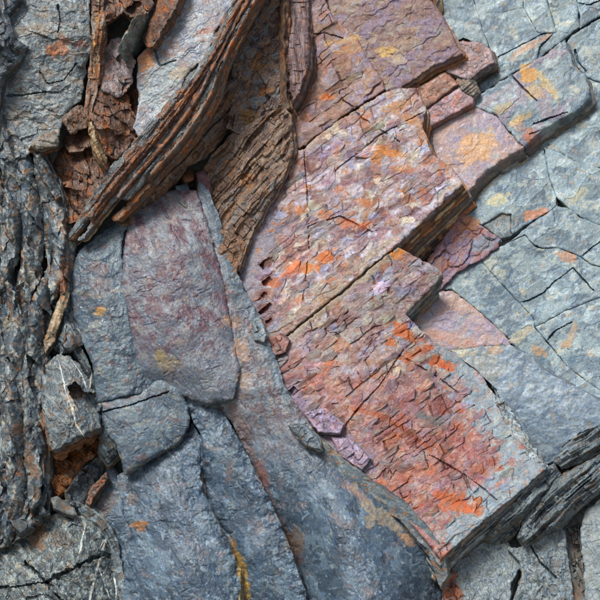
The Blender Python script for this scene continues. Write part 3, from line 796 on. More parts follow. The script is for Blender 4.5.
pale('long thin pale strip with a faint rust streak between two parallel cracks', [(494, 60), (543, 34), (558, 32), (572, 33), (548, 51), (538, 60), (508, 76), (490, 88), (477, 95), (470, 84)], 5, 16, [[(553, 34), (540, 47), (538, 58)]], T=12)
pale('blue-grey slab with dark blotches below the top corner', [(600, 18), (665, -25), (665, 82), (600, 82), (587, 77), (575, 66), (566, 45), (570, 36)], 2, 17, [[(575, 50), (578, 62), (586, 71)], [(600, 28), (620, 30)]])
pale('grey slab beneath the end of the orange-blotched terrace', [(592, 97), (588, 77), (600, 82), (665, 82), (665, 165), (600, 168), (587, 168), (573, 160), (560, 152), (538, 148), (560, 122), (580, 110)], 0, 18)
pale('pale slab with a cream patch directly under the dark layered ledge', [(455, 220), (470, 195), (495, 172), (520, 150), (544, 148), (549, 177), (556, 196), (557, 206), (525, 226), (511, 236), (511, 214), (502, 213), (482, 225)], 0, 19)
pale('small smooth slate-grey slab, darker than its pale neighbours', [(482, 225), (502, 213), (511, 214), (511, 236), (501, 239)], -3, 20, col=c_flat((118, 128, 134)), T=8, jag=.4)
pale('pale blue slab with a thin curving crack along its lower side', [(544, 147), (560, 152), (573, 160), (600, 168), (665, 166), (665, 232), (600, 225), (580, 217), (567, 207), (556, 196), (549, 177)], 1, 21)
pale('pale slab carrying a flat oval rust spot in its middle', [(511, 241), (525, 228), (557, 206), (567, 207), (580, 217), (600, 225), (665, 235), (665, 275), (600, 266), (592, 265), (582, 257), (560, 248), (542, 248), (535, 245), (525, 235)], 2, 22, [[(582, 257), (590, 249), (602, 240)]])
pale('big blue-grey slab with a salmon spot and branching cracks', [(481, 259), (498, 248), (511, 241), (525, 235), (535, 246), (542, 248), (560, 248), (582, 258), (592, 265), (600, 267), (665, 277), (665, 285), (600, 297), (567, 310), (535, 327), (533, 317), (517, 300), (497, 279)], 1, 23, [[(519, 303), (530, 300), (543, 293), (554, 282), (563, 275), (573, 268), (584, 280), (594, 291)]])
pale('pale slab between the lilac slab and the dark slanting crack', [(440, 290), (455, 275), (470, 265), (481, 259), (497, 279), (517, 300), (533, 317), (535, 327), (526, 352), (508, 338), (480, 312), (452, 290)], 0, 24)
pale('mottled blue slab above the long curved crack at the edge', [(535, 327), (567, 310), (600, 297), (665, 287), (665, 425), (600, 390), (585, 380), (567, 366), (550, 345)], 0, 25, [[(544, 345), (556, 330), (572, 322)]])
pale('thin dappled strip along the upper rim of the big smooth grey slab', [(506, 340), (524, 336), (534, 327), (550, 346), (567, 366), (585, 380), (600, 390), (665, 421), (665, 434), (590, 395), (575, 388), (560, 379), (542, 369), (528, 356)], 2, 26)

slab('rock_slab', 'smooth lilac slab tucked under the ochre layered step', 'rock slab', [(410, 325), (436, 292), (452, 290), (480, 312), (508, 338), (511, 348), (485, 347), (455, 352), (436, 348)], on_bed(3), c_lilacslab,
     lambda x, y, s: terrace(x, y, 31, -30, 1.6, 50, 30, 3) + fine(x, y, 32, .4, 8), T=12, n=3, mat=M_FINE, bevel=(1.2, 1.5))
slab('rock_slab', 'cracked mauve and rust triangular slab below the tall ochre step', 'rock slab', [(408, 290), (425, 262), (445, 235), (462, 212), (482, 225), (501, 239), (498, 248), (481, 259), (470, 265), (455, 275), (440, 289), (425, 300)], on_bed(5),
     lambda x, y, sd: stains(pal(x, y, 990, (140, 108, 122), [((158, 104, 84), .1, .14, 9, -50, 2.4, .8), ((124, 110, 140), .14, .12, 10, -40, 2, .8), ((166, 142, 140), .3, .1, 7, -45, 2, .7)]), x, y, [(482, 244, 16, 8, -15, (124, 138, 156), .9)] + R_STAINS),
     lambda x, y, s: chips(x, y, 33, -45, 26, 12, 3, .6, 1.2) + terrace(x, y, 34, -45, 2.5, 30, 12, 4) + fine(x, y, 35, .5, 6), T=14, n=3, mat=M_RUST)

# terraces on top of the pavement
slab('rock_slab', 'blue-grey terrace with a yellow-orange blotch and a dark broken lip', 'rock slab', [(472, 105), (478, 95), (490, 88), (508, 76), (548, 52), (565, 39), (575, 66), (587, 77), (591, 97), (580, 108), (567, 116), (541, 132), (524, 147), (508, 131), (497, 115), (487, 112)], on_bed(17), c_terrace,
     r_pale(41, [[(506, 68), (516, 80), (527, 92), (537, 101)], [(534, 124), (550, 118), (568, 112)], [(530, 134), (548, 128), (568, 118)]], 4.5), T=26, n=11, edge_cols=DARK_EDGE, mat=M_FINE, per=2, rough_edge=1.6, flare=.08, shift=3.2, jag=1.2)
slab('rock_slab', 'smooth mauve terrace with a large pale orange blotch', 'rock slab', [(418, 135), (430, 125), (472, 105), (487, 112), (497, 115), (508, 131), (524, 147), (508, 157), (490, 168), (476, 182), (463, 198), (448, 190), (425, 160)], on_bed(17), c_lilacslab,
     lambda x, y, s: terrace(x, y, 42, -30, 1.8, 50, 28, 3) + fine(x, y, 43, .4, 7) + crack(x, y, [(497, 115), (508, 130), (522, 146)], 1.5, 4, 5), T=27, n=11, edge_cols=DARK_EDGE, mat=M_FINE, per=2, rough_edge=1.6, flare=.08, shift=3.2)
slab('rock_block', 'short grey-purple block with a dark underside at the end of the ledge', 'rock block', [(448, 50), (463, 40), (480, 42), (491, 49), (494, 62), (482, 70), (468, 81), (458, 76), (446, 72)], on_bed(27), c_flat((140, 118, 122)),
     lambda x, y, s: terrace(x, y, 44, -30, 2.5, 26, 12, 4) + fine(x, y, 45, .5, 5), T=22, n=8, edge_cols=DARK_EDGE, per=2, flare=.1, jag=.8, shift=1.8)
slab('rock_block', 'brown-topped upper block of the two stepped blocks under the ledge', 'rock block', [(408, 94), (418, 87), (445, 72), (459, 84), (427, 108), (415, 108)], on_bed(30), c_flat((142, 102, 88)),
     lambda x, y, s: terrace(x, y, 46, -35, 1.8, 24, 12, 3) + fine(x, y, 47, .4, 6), T=16, n=5, edge_cols=OCHRE_EDGE, jag=.6)
slab('rock_block', 'mauve block with a straight ochre-brown edge, lower of the two stepped blocks', 'rock block', [(415, 116), (424, 110), (459, 87), (474, 99), (473, 104), (450, 116), (428, 128), (416, 130)], on_bed(27), c_flat((152, 122, 130)),
     lambda x, y, s: terrace(x, y, 48, -35, 1.5, 30, 14, 3) + fine(x, y, 49, .4, 6), T=22, n=7, edge_cols=[(104, 70, 48), (126, 84, 54), (84, 60, 48), (140, 100, 66)], jag=.5, rough_edge=.7, per=2, shift=1.8)
slab('rock_block', 'small dark splintered block wedged between the stepped blocks and the strip', 'rock block', [(452, 84), (462, 70), (474, 78), (481, 92), (474, 101), (462, 96)], on_bed(24), c_flat((112, 104, 98)),
     r_strata(50, -32, 3, 4), T=16, n=5, edge_cols=DARK_EDGE, jag=1.2)

# ================================================================== the big stained bedding planes
F0 = [(309, -45), (309, 70), (300, 95), (291, 112), (290, 150), (300, 149), (330, 126), (355, 108), (386, 89), (382, 80), (377, 73), (367, 57), (357, 37), (333, 17), (326, 0), (322, -45)]
F1 = [(285, 158), (303, 148), (330, 127), (355, 110), (388, 90), (400, 87), (416, 88), (425, 108), (423, 128), (430, 150), (456, 172), (463, 183), (448, 197), (430, 214), (414, 229), (398, 245), (375, 262), (350, 284), (320, 308), (280, 340), (262, 352), (240, 318), (222, 290), (230, 268), (244, 240), (262, 205), (278, 178)]
F2 = [(398, 247), (420, 258), (440, 270), (444, 275), (426, 294), (406, 314), (420, 330), (440, 345), (455, 352), (478, 372), (492, 390), (500, 402), (508, 415), (518, 435), (530, 455), (546, 469), (510, 500), (475, 528), (449, 552), (441, 560), (424, 538), (390, 502), (350, 472), (308, 440), (272, 405), (256, 370), (262, 352), (280, 342), (320, 310), (350, 286), (375, 264)]
slab('bedding_slab', 'broad mauve and tan slab at the top edge with a layered brown lip', 'rock slab', [(322, -45), (430, -45), (430, 0), (445, 22), (456, 42), (463, 53), (448, 60), (432, 67), (410, 82), (400, 88), (386, 92), (379, 84), (374, 73), (364, 57), (354, 37), (330, 17)], on_bed(40), c_D,
     lambda x, y, s: terrace(x, y, 51, -28, 3.5, 60, 18, 4) + fine(x, y, 52, .7, 6) + 1.2 * fbm(x / 18, y / 12, 53, 4), T=30, n=12, edge_cols=OCHRE_EDGE, mat=M_RUST, per=2, rough_edge=1.6, flare=.08, shift=2.0)
f0 = slab('bedding_slab', 'narrow rust-mottled slab beside the upright ribs, above the diagonal joint', 'rock slab', F0, on_bed(45), c_F0, r_pink(54, 1.5, [[(309, 35), (325, 33), (343, 38)], [(343, 100), (355, 108), (370, 122)]], [(para(300, 72, 12, 5, -25), 9), (para(294, 87, 6, 6, 0), 12)]), T=34, n=6, edge_cols=OCHRE_EDGE, mat=M_RUST)
f1 = slab('bedding_slab', 'middle slab with lilac and orange mottling and a tall layered ochre step', 'rock slab', F1, on_bed(47), c_F1,
     r_pink(57, 1.4, [[(303, 300), (309, 250), (307, 190), (304, 150)], [(343, 100), (362, 118), (384, 132), (400, 142)], [(309, 226), (340, 216), (372, 232)], [(330, 175), (380, 135), (424, 112)]],
            [(para(266, 263, 13, 6, -42), 5), (para(267, 281, 10, 5, -35), 4), (para(264, 295, 6, 4, -45), 3), (para(265, 309, 15, 4, -40), 5), (para(269, 321, 7, 3, -30), 3)], jw=.45), T=58, n=24, edge_cols=OCHRE_EDGE, mat=M_RUST, per=3, rough_edge=1.4, flare=.05, shift=2.1)
f2 = slab('bedding_slab', 'large pink and orange slab with small scaly plates, lowest of the stained slabs', 'rock slab', F2, off_bed([(398, 247, 47), (442, 273, 38), (408, 314, 28), (455, 352, 12), (500, 402, 14), (530, 450, 24), (545, 470, 32), (449, 552, 48), (300, 440, 48), (270, 360, 48), (380, 400, 46)]), c_F2,
     r_pink(60, 1.9, [[(355, 412), (380, 385), (402, 352), (425, 330)], [(344, 428), (357, 410)], [(430, 455), (470, 478), (497, 500)], [(398, 355), (430, 372), (462, 395)]],
            [(para(292, 391, 9, 5, -40), 5), (para(366, 464, 15, 5, -42), 6), (para(279, 362, 9, 5, -40), 5)]), T=60, n=24, edge_cols=GREY_EDGE + [(150, 116, 84)], mat=M_RUST, per=3, rough_edge=1.5, flare=.05, shift=2.1)
flakes(f1, F1, -36, 25, 10, 5, c_F1, (.5, 1.6), .42, 170)
flakes(f2, F2, -34, 22, 9, 6, c_F2, (.5, 2.0), .6, 290)
flakes(f0, F0, -30, 24, 10, 9, c_F0, (.5, 1.6), .4, 60)

slab('rock_slab', 'big smooth grey slab below the pale pavement, its lower rim splintered', 'rock slab', [(450, 350), (485, 346), (511, 346), (530, 355), (542, 368), (560, 378), (575, 387), (592, 395), (665, 432), (665, 412), (600, 424), (580, 433), (563, 446), (556, 460), (541, 467), (530, 456), (518, 434), (508, 414), (500, 402), (495, 388), (478, 372)],
     lambda x, y: bed(x, y) + 12 - .004 * np.maximum(0, y - 400 + .3 * (560 - x)) ** 2, c_G, (lambda g: lambda x, y, s: g(x, y, s) + chips(x, y, 64, -15, 42, 15, 1.0, 1.0) + .25 * fbm(x / 5, y / 3, 65, 3))(r_slate(63, 1.6, -15, [[(515, 412), (528, 432), (534, 450)]], .6)), T=40, n=10, edge_cols=GREY_EDGE, mat=M_FINE, per=2, rough_edge=2.4, flare=.15)
# broken little steps between the pink slab and the smooth grey slab
for i, (pts, lab) in enumerate([([(495, 396), (506, 400), (514, 414), (519, 428), (513, 438), (506, 426), (500, 412)], 'uppermost'), ([(512, 418), (522, 428), (530, 444), (527, 454), (519, 446), (513, 434)], 'middle'), ([(524, 438), (536, 450), (548, 466), (542, 472), (532, 464), (526, 454)], 'lowest')]):
    slab('rock_chip', lab + ' of the grey splinters broken along the rim of the pink slab', 'rock chip', pts, on_bed(19 + 4 * i), c_flat((138, 148, 156)), r_block(66 + i, 4, 50, 12, 7), T=14, n=4, edge_cols=GREY_EDGE, jag=1.8, jsc=8, group='grey splinters on the pink slab rim')

# ================================================================== splintered beds and blocks at the lower corner
slab('layered_rib', 'dark splintered grey bed edge curving away under the smooth grey slab', 'rock rib', [(665, 398), (620, 416), (600, 424), (575, 437), (560, 450), (553, 462), (562, 470), (580, 464), (600, 453), (665, 418)],
     off_bed([(560, 452, 10), (600, 430, 10), (600, 452, 2), (660, 405, 10), (570, 466, 3)]), c_dark, r_strata(70, -32, 4.5, 3.6, 5), bevel=(1.2, 1), T=30, n=6, edge_cols=GREY_EDGE, mat=M_EDGE)
slab('layered_rib', 'thick rounded grey rib of thin layers sweeping to the edge above the corner blocks', 'rock rib', [(665, 422), (600, 456), (575, 470), (560, 479), (545, 493), (528, 515), (518, 538), (526, 547), (562, 527), (580, 509), (600, 493), (665, 455)],
     off_bed([(600, 475, 16), (600, 456, 12), (600, 492, 6), (560, 500, 20), (545, 494, 16), (560, 526, 6), (530, 525, 16), (520, 542, 10), (660, 438, 16)]), c_dark, r_strata(71, -43, 5.5, 3.6, 5), bevel=(1.2, 1), T=34, n=7, edge_cols=GREY_EDGE, mat=M_EDGE)
slab('layered_rib', 'wedge of dark grey splintered layers at the foot of the pink slab', 'rock rib', [(540, 474), (556, 464), (563, 477), (545, 495), (526, 516), (512, 540), (498, 548), (480, 540), (490, 525), (514, 502)],
     tps([(548, 476, 104), (505, 520, 116), (530, 500, 118), (490, 540, 106), (515, 530, 110)]), c_dark, r_strata(72, -43, 5.5, 3.4, 5), bevel=(1.2, 1), T=34, n=7, edge_cols=GREY_EDGE, mat=M_EDGE)
slab('rock_block', 'flat grey block with a faint pale scratch below the pink slab tip', 'rock block', [(449, 560), (462, 545), (475, 533), (492, 528), (506, 538), (516, 552), (520, 566), (512, 582), (508, 605), (506, 645), (455, 645), (460, 600)],
     off_bed([(480, 545, 6), (500, 600, 10), (465, 600, 10), (515, 560, 0)]), lambda x, y, sd: stain(stain(pal(x, y, 1112, (124, 134, 142), [((98, 108, 118), .08, .16, 10, 60, 1.5, .7), ((148, 158, 164), .2, .12, 9, -25, 2.5, .7)]), x, y, 490, 540, 16, 4, 10, (150, 116, 78), .8), x, y, 455, 600, 8, 30, 0, (130, 110, 100), .5),
     lambda x, y, s: terrace(x, y, 73, 70, 4, 34, 12, 4) + fine(x, y, 74, .8, 5), T=30, n=6, edge_cols=GREY_EDGE)
slab('rock_block', 'crumbly pink and orange block under the tip of the pink slab', 'rock block', [(436, 562), (450, 552), (468, 552), (472, 562), (462, 575), (470, 585), (466, 600), (462, 645), (440, 645), (444, 600)], off_bed([(455, 560, 8), (455, 600, 12), (466, 600, 8)]),
     lambda x, y, sd: pal(x, y, 1113, (172, 116, 96), [((196, 110, 66), .05, .14, 8, 0, 1, .8), ((166, 140, 142), .12, .12, 7, 0, 1, .8), ((96, 66, 62), .26, .1, 5, 0, 1, .8)]), r_block(75, 5, 20, 13, 9), T=26, n=5, edge_cols=OCHRE_EDGE, mat=M_RUST)
slab('rock_block', 'grey block with a frayed side between two dark clefts in the corner', 'rock block', [(508, 548), (526, 546), (545, 534), (561, 525), (566, 537), (569, 560), (573, 590), (578, 645), (512, 645), (514, 600), (522, 574), (518, 560)],
     off_bed([(530, 550, 4), (560, 540, 2), (530, 600, 6), (570, 600, -2)]), lambda x, y, sd: pal(x, y, 1114, (118, 128, 136), [((90, 100, 110), .05, .16, 8, 65, 2, .8), ((146, 156, 162), .16, .12, 8, -25, 2, .7), ((132, 112, 92), .38, .1, 7, 0, 1, .6)]),
     lambda x, y, s: terrace(x, y, 76, 75, 7, 34, 11, 5) + crack(x, y, [(530, 545), (540, 562), (556, 578)], 1.6, 6, 3) + fine(x, y, 77, 1., 5), T=30, n=6, edge_cols=GREY_EDGE)
slab('rock_block', 'smooth grey block cut by the picture edge in the lower corner', 'rock block', [(580, 530), (584, 512), (600, 499), (665, 460), (665, 645), (592, 645), (586, 600), (583, 565)], off_bed([(590, 530, 0), (630, 530, 2), (600, 600, 4)]),
     lambda x, y, sd: pal(x, y, 1115, (128, 138, 144), [((104, 114, 122), .08, .16, 12, 60, 1.5, .7), ((152, 160, 164), .18, .14, 10, -25, 2.5, .7)]), r_slate(78, 2.5, 60), T=30, n=6, edge_cols=GREY_EDGE)
slab('layered_rib', 'dark ragged upright rib of chips in the cleft between corner blocks', 'rock rib', [(566, 530), (578, 522), (583, 545), (584, 570), (588, 610), (590, 645), (576, 645), (572, 600), (568, 560)], off_bed([(575, 530, -14), (580, 600, -13), (570, 580, -16)]),
     c_flat((92, 92, 92)), r_block(79, 9, 80, 12, 7), T=20, n=4, edge_cols=DARK_EDGE)

# ================================================================== dark slabs peeling over the stained planes
MN = [(200, 183), (207, 190), (217, 215), (232, 262), (243, 290), (260, 320), (276, 362), (288, 395), (308, 422), (322, 446), (345, 466), (380, 490), (408, 513), (428, 540), (437, 562), (444, 590), (446, 645), (318, 645), (302, 600), (290, 560), (274, 515), (254, 470), (232, 420), (215, 402), (222, 385), (228, 330), (205, 250), (198, 210)]
mn = slab('bedding_slab', 'long dark slab running down to a broad rounded grey bulge at the bottom edge', 'rock slab', MN,
     tps([(205, 190, 16), (222, 262, 42), (226, 330, 64), (262, 325, 60), (245, 390, 80), (290, 400, 86), (240, 430, 76), (270, 500, 88), (310, 430, 98), (300, 470, 112), (345, 466, 104), (380, 490, 108), (428, 540, 112), (350, 520, 152), (385, 545, 146), (300, 560, 100), (440, 600, 118), (360, 580, 172), (320, 560, 140), (350, 630, 184), (312, 620, 118), (405, 590, 158), (415, 560, 136)]),
     c_MN, r_slate(101, 3.2, 62, (), 1.3), bevel=(3, 5), inset=-1.2, T=34, n=8, edge_cols=GREY_EDGE, und=3, rough_edge=1.8)
slab('rock_slab', 'thin grey and tan sliver lying along the pink slab above the bulge', 'rock sliver', [(300, 425), (320, 440), (345, 462), (375, 484), (405, 504), (430, 529), (444, 552), (448, 575), (440, 590), (428, 552), (405, 526), (378, 502), (348, 482), (318, 456)],
     tps([(320, 440, 106), (375, 484, 122), (440, 552, 143), (440, 585, 138), (318, 456, 104), (405, 524, 128), (348, 482, 114)]),
     lambda x, y, sd: stains(pal(x, y, 1116, (116, 128, 138), [((140, 122, 116), .3, .14, 7, 40, 3, .7), ((86, 96, 106), .1, .14, 6, 40, 3, .8), ((174, 172, 164), .3, .1, 5, 40, 3, .7), ((188, 116, 66), .42, .08, 6, 40, 2, .8)]), x, y, L_STAINS),
     r_strata(102, 40, 1.6, 4, 4), T=12, n=5, edge_cols=GREY_EDGE, und=.6)
# chips jutting out from under the dark slab onto the stained plane
for (pts, dd, colr, lab) in [([(252, 318), (260, 316), (267, 335), (264, 342), (254, 340)], 68, (112, 124, 134), 'grey block with a broken corner sticking out from the dark slab edge'),
                            ([(262, 340), (280, 334), (290, 340), (286, 352), (268, 358), (260, 350)], 65, (122, 84, 80), 'reddish-brown chip jutting from under the dark slab'),
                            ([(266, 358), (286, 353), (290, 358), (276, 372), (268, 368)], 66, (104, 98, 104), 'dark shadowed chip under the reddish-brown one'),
                            ([(303, 412), (326, 408), (344, 424), (340, 434), (318, 432)], 98, (140, 122, 146), 'upper of two mauve step blocks above the grey sliver'),
                            ([(330, 436), (350, 438), (372, 458), (362, 470), (340, 456)], 104, (142, 124, 148), 'lower of two mauve step blocks, ending in a dark notch'),
                            ([(288, 425), (304, 424), (318, 438), (322, 450), (306, 446)], 110, (92, 104, 116), 'splintered dark grey corner beside the mauve step blocks')]:
    slab('rock_chip', lab, 'rock chip', pts, [(pts[0][0], pts[0][1], dd - 5), (pts[0][0] + 30, pts[0][1], dd), (pts[0][0], pts[0][1] + 30, dd + 4)], c_flat(colr), lambda x, y, s: chips(x, y, 105, -38, 13, 7, 2.2, .6, .8) + fine(x, y, 106, .5, 5), T=12, n=5, edge_cols=DARK_EDGE, jag=.6, jsc=7, bevel=(.7, .6), und=.6)

slab('bedding_slab', 'purple-mottled slab with a chunky broken end overhanging the dark slabs', 'rock slab', [(132, 212), (150, 197), (180, 190), (196, 192), (207, 225), (217, 262), (224, 290), (230, 330), (236, 358), (239, 374), (231, 398), (206, 403), (188, 396), (172, 392), (152, 394), (138, 372), (130, 330), (122, 292), (126, 240)],
     tps([(150, 200, 12), (195, 195, 20), (175, 260, 50), (132, 250, 38), (220, 270, 46), (126, 290, 49), (136, 330, 61), (190, 330, 72), (234, 350, 72), (146, 372, 66), (155, 390, 60), (215, 390, 84), (185, 375, 76), (178, 392, 70)]), c_L, r_slate(110, 3.2, 60, (), 1.2), bevel=(1.8, 1.6), inset=-1.2, T=24, n=8, edge_cols=GREY_EDGE, per=2, rough_edge=2, und=2.5, flare=.03, shift=1.5)
slab('bedding_slab', 'smooth blue-grey slab at the foot of the curved ribs', 'rock slab', [(70, 268), (80, 252), (100, 235), (118, 222), (136, 211), (134, 222), (123, 232), (120, 252), (124, 300), (131, 330), (142, 355), (156, 374), (150, 388), (125, 395), (98, 402), (94, 365), (82, 335), (72, 305)],
     tps([(75, 265, 30), (130, 215, 14), (100, 300, 52), (124, 280, 44), (78, 320, 46), (110, 350, 66), (150, 375, 62), (100, 398, 70), (135, 388, 72)]), c_K, lambda x, y, s: terrace(x, y, 113, -20, 2.4, 50, 26, 4) + fine(x, y, 114, .8, 6) + 1.6 * fbm(x / 14, y / 18, 115, 4), bevel=(1.4, 1.6), inset=-1.2, T=26, n=7, edge_cols=GREY_EDGE, mat=M_FINE)
slab('rock_block', 'narrow grey block standing in the slot between the blue-grey and purple slabs', 'rock block', [(121, 232), (133, 224), (137, 232), (136, 262), (132, 285), (126, 292), (122, 270)], [(128, 230, 10), (128, 290, 32), (136, 250, 12)], c_flat((112, 116, 120)), r_strata(116, 82, 2.5, 5, 2), T=14, n=3, edge_cols=DARK_EDGE)
slab('rock_block', 'rust-brown sliver at the lower end of the slot beside the purple slab', 'rock block', [(122, 268), (128, 262), (133, 268), (128, 292), (124, 296)], [(126, 266, 26), (126, 294, 40), (132, 270, 26)], c_rust, None, T=12, n=3, mat=M_RUST, jag=.6)
slab('rock_block', 'blocky blue-grey slab end with a sharp dark undercut below it', 'rock block', [(98, 404), (125, 396), (150, 388), (158, 380), (176, 386), (185, 400), (189, 420), (180, 440), (152, 457), (126, 473), (119, 445), (106, 430)],
     tps([(105, 410, 72), (155, 385, 68), (185, 405, 74), (180, 438, 80), (125, 470, 86), (140, 430, 82)]), c_K, r_slate(118, 2.2, 55, [[(100, 413), (130, 405), (168, 392)]], 1.1), bevel=(2, 1.6), inset=-1.2, T=11, n=5, edge_cols=DARK_EDGE, per=2, shift=1.0)
slab('bedding_slab', 'wide dark slab below the undercut with one small rust spot', 'rock slab', [(118, 476), (140, 464), (165, 448), (180, 438), (192, 424), (201, 440), (198, 465), (201, 490), (215, 520), (229, 546), (239, 570), (240, 600), (234, 645), (122, 645), (126, 560), (134, 540), (124, 505)],
     tps([(130, 475, 72), (185, 440, 72), (160, 500, 92), (200, 490, 92), (140, 560, 98), (190, 570, 124), (238, 580, 118), (180, 620, 132), (130, 620, 104)]), c_slate, r_slate(120, 2.8, 60, (), 1.3), bevel=(4, 6), inset=-1.2, T=26, n=7, edge_cols=DARK_EDGE, und=2.5)
slab('bedding_slab', 'dark slab strip with a streak of yellow ochre near the bottom edge', 'rock slab', [(180, 392), (200, 396), (214, 404), (224, 416), (247, 458), (271, 505), (289, 548), (303, 590), (320, 645), (228, 645), (238, 600), (239, 570), (229, 546), (214, 520), (200, 490), (197, 462), (203, 438), (190, 412)],
     tps([(195, 400, 68), (188, 410, 70), (222, 415, 74), (200, 440, 78), (200, 480, 74), (250, 480, 98), (230, 540, 94), (280, 540, 112), (245, 600, 104), (300, 610, 124), (215, 450, 84), (262, 550, 114)]), c_slate, r_slate(122, 2.8, 62, [[(196, 470), (203, 482), (200, 495)]], 1.3), bevel=(4, 6), inset=-1.2, T=26, n=7, edge_cols=DARK_EDGE, und=2.5)
slab('bedding_slab', 'narrow blue-black strip between the veined boulder and the wide dark slab', 'rock slab', [(106, 462), (118, 474), (125, 500), (134, 535), (128, 560), (127, 645), (108, 645), (126, 600), (121, 560), (106, 528), (88, 514), (90, 492), (98, 478)],
     tps([(112, 468, 52), (95, 505, 58), (125, 540, 72), (125, 620, 86)]), lambda x, y, sd: stain(c_slate(x, y, sd), x, y, 105, 505, 12, 16, 40, (112, 86, 76), .6), r_slate(124, 2.5, 70), bevel=(2.5, 3), inset=-1.2, T=24, n=5, edge_cols=DARK_EDGE)

# ================================================================== boulders and blocks at the lower left
R_ = [(-65, 645), (-65, 552), (0, 535), (30, 528), (46, 516), (62, 510), (84, 517), (102, 529), (110, 545), (115, 566), (123, 600), (126, 645)]
rres = slab('boulder', 'rounded grey boulder crossed by white veins and black cracks', 'boulder', R_,
     tps([(-30, 560, 80), (40, 530, 74), (65, 514, 68), (100, 535, 74), (114, 570, 76), (124, 620, 88), (70, 560, 104), (30, 580, 108), (90, 600, 112), (30, 630, 122), (-40, 620, 112)]),
     lambda x, y, sd: stain(stain(pal(x, y, 1130, (104, 114, 120), [((78, 88, 94), .0, .14, 6, 60, 2.6, .85), ((168, 174, 172), .16, .12, 5, 60, 2.6, .75), ((54, 60, 66), .26, .1, 6, 60, 2, .7), ((134, 112, 92), .36, .1, 8, 0, 1, .6)]), x, y, 38, 535, 10, 16, 10, (140, 98, 72), .8), x, y, 62, 540, 12, 9, 0, (96, 78, 66), .6),
     lambda x, y, s: terrace(x, y, 130, 60, 5, 30, 12, 5) + chips(x, y, 131, 60, 20, 12, 3) + fine(x, y, 132, 1.2, 5)
         + crack(*wob(x, y, 2.4, 7, 61), [(46, 582), (72, 569), (95, 558), (105, 553), (113, 558)], 2.6, 9, 3) + crack(*wob(x, y, 2.4, 7, 62), [(24, 562), (36, 572), (46, 582), (62, 602)], 2.2, 8, 4) + crack(*wob(x, y, 2.4, 7, 63), [(0, 588), (24, 586), (46, 582)], 1.6, 5, 5), T=34, n=7, edge_cols=GREY_EDGE, und=3)
for pts, wd in (([(86, 522), (82, 540), (78, 560)], 1.6), ([(108, 534), (101, 556), (94, 580), (88, 606)], 2.2), ([(99, 567), (104, 582), (110, 598)], 1.5), ([(114, 574), (116, 590), (116, 606)], 1.6), ([(100, 548), (104, 540), (110, 548)], 1.4)):
    vein(rres[0], rres[2], rres[1], pts, wd)
slab('rock_shell', 'curved grey shell of rock wrapped round the veined boulder', 'rock shell', [(52, 505), (70, 498), (92, 508), (110, 524), (119, 545), (123, 570), (128, 600), (131, 645), (122, 645), (118, 600), (112, 566), (107, 545), (99, 531), (82, 519), (62, 512)],
     tps([(70, 500, 66), (100, 518, 72), (118, 550, 76), (126, 610, 92), (62, 512, 56), (110, 560, 70)]), c_flat((112, 122, 130)), r_strata(134, 60, 2.5, 5, 8), T=22, n=5, edge_cols=GREY_EDGE, soft=1)
Q_ = [(41, 372), (50, 360), (60, 352), (72, 358), (84, 372), (94, 388), (101, 406), (99, 428), (84, 434), (56, 450), (49, 442), (44, 410)]
qres = slab('rock_block', 'grey block laced with white veins above a rusty overhang', 'rock block', Q_, tps([(45, 380, 66), (62, 355, 62), (95, 395, 70), (70, 390, 84), (55, 445, 92), (97, 425, 84), (75, 420, 94)]),
     lambda x, y, sd: stain(stain(pal(x, y, 1140, (100, 111, 120), [((86, 94, 102), .05, .14, 7, 80, 2, .8), ((152, 158, 158), .16, .12, 6, 80, 2, .7), ((134, 100, 78), .34, .1, 7, 0, 1, .7)]), x, y, 76, 392, 9, 7, 10, (86, 60, 46), .9), x, y, 72, 405, 4, 12, -20, (190, 160, 140), .7),
     lambda x, y, s: terrace(x, y, 140, 80, 4, 30, 12, 4) + fine(x, y, 141, 1., 5) - 15 * inpoly(*wob(x, y, 1.5, 8, 4), [(67, 386), (76, 382), (84, 392), (100, 393), (101, 405), (92, 412), (80, 410), (72, 398)]), T=26, n=9, edge_cols=[(112, 72, 46), (86, 60, 48), (70, 56, 50), (136, 86, 52)], per=2, shift=1.2, jag=2.2, jsc=11, rough_edge=3)
for pts, wd in (([(58, 360), (64, 382), (66, 396)], 1.3), ([(66, 392), (72, 408), (76, 425), (84, 436)], 2.0), ([(72, 360), (82, 375), (88, 392)], 1.3), ([(92, 372), (90, 386), (86, 398)], 1.1), ([(62, 388), (70, 382)], 1.)):
    vein(qres[0], qres[2], qres[1], pts, wd)
slab('rock_block', 'dark layered grey flank with thin veins to the inside of the veined block', 'rock block', [(70, 348), (80, 345), (88, 360), (98, 385), (106, 408), (120, 428), (121, 452), (108, 464), (98, 450), (100, 425), (100, 405), (92, 385), (82, 368)],
     tps([(78, 350, 52), (95, 380, 58), (118, 430, 70), (108, 460, 70), (100, 430, 72)]), c_flat((84, 94, 102)), r_strata(143, 62, 4, 7, 4), T=26, n=6, edge_cols=DARK_EDGE)
slab('rock_block', 'orange-brown rusty block in the hollow below the veined block', 'rock block', [(44, 446), (62, 444), (92, 432), (104, 440), (100, 452), (86, 462), (74, 482), (58, 497), (46, 484)], tps([(60, 450, 50), (95, 440, 52), (60, 490, 64), (85, 460, 58)]),
     lambda x, y, sd: pal(x, y, 1145, (138, 86, 50), [((98, 64, 46), .02, .14, 9, 30, 1.5, .85), ((174, 110, 58), .18, .12, 8, 0, 1, .8), ((110, 104, 102), .34, .1, 8, 0, 1, .7)]), r_block(145, 8, 40, 16, 11), T=22, n=5, edge_cols=OCHRE_EDGE, mat=M_RUST)
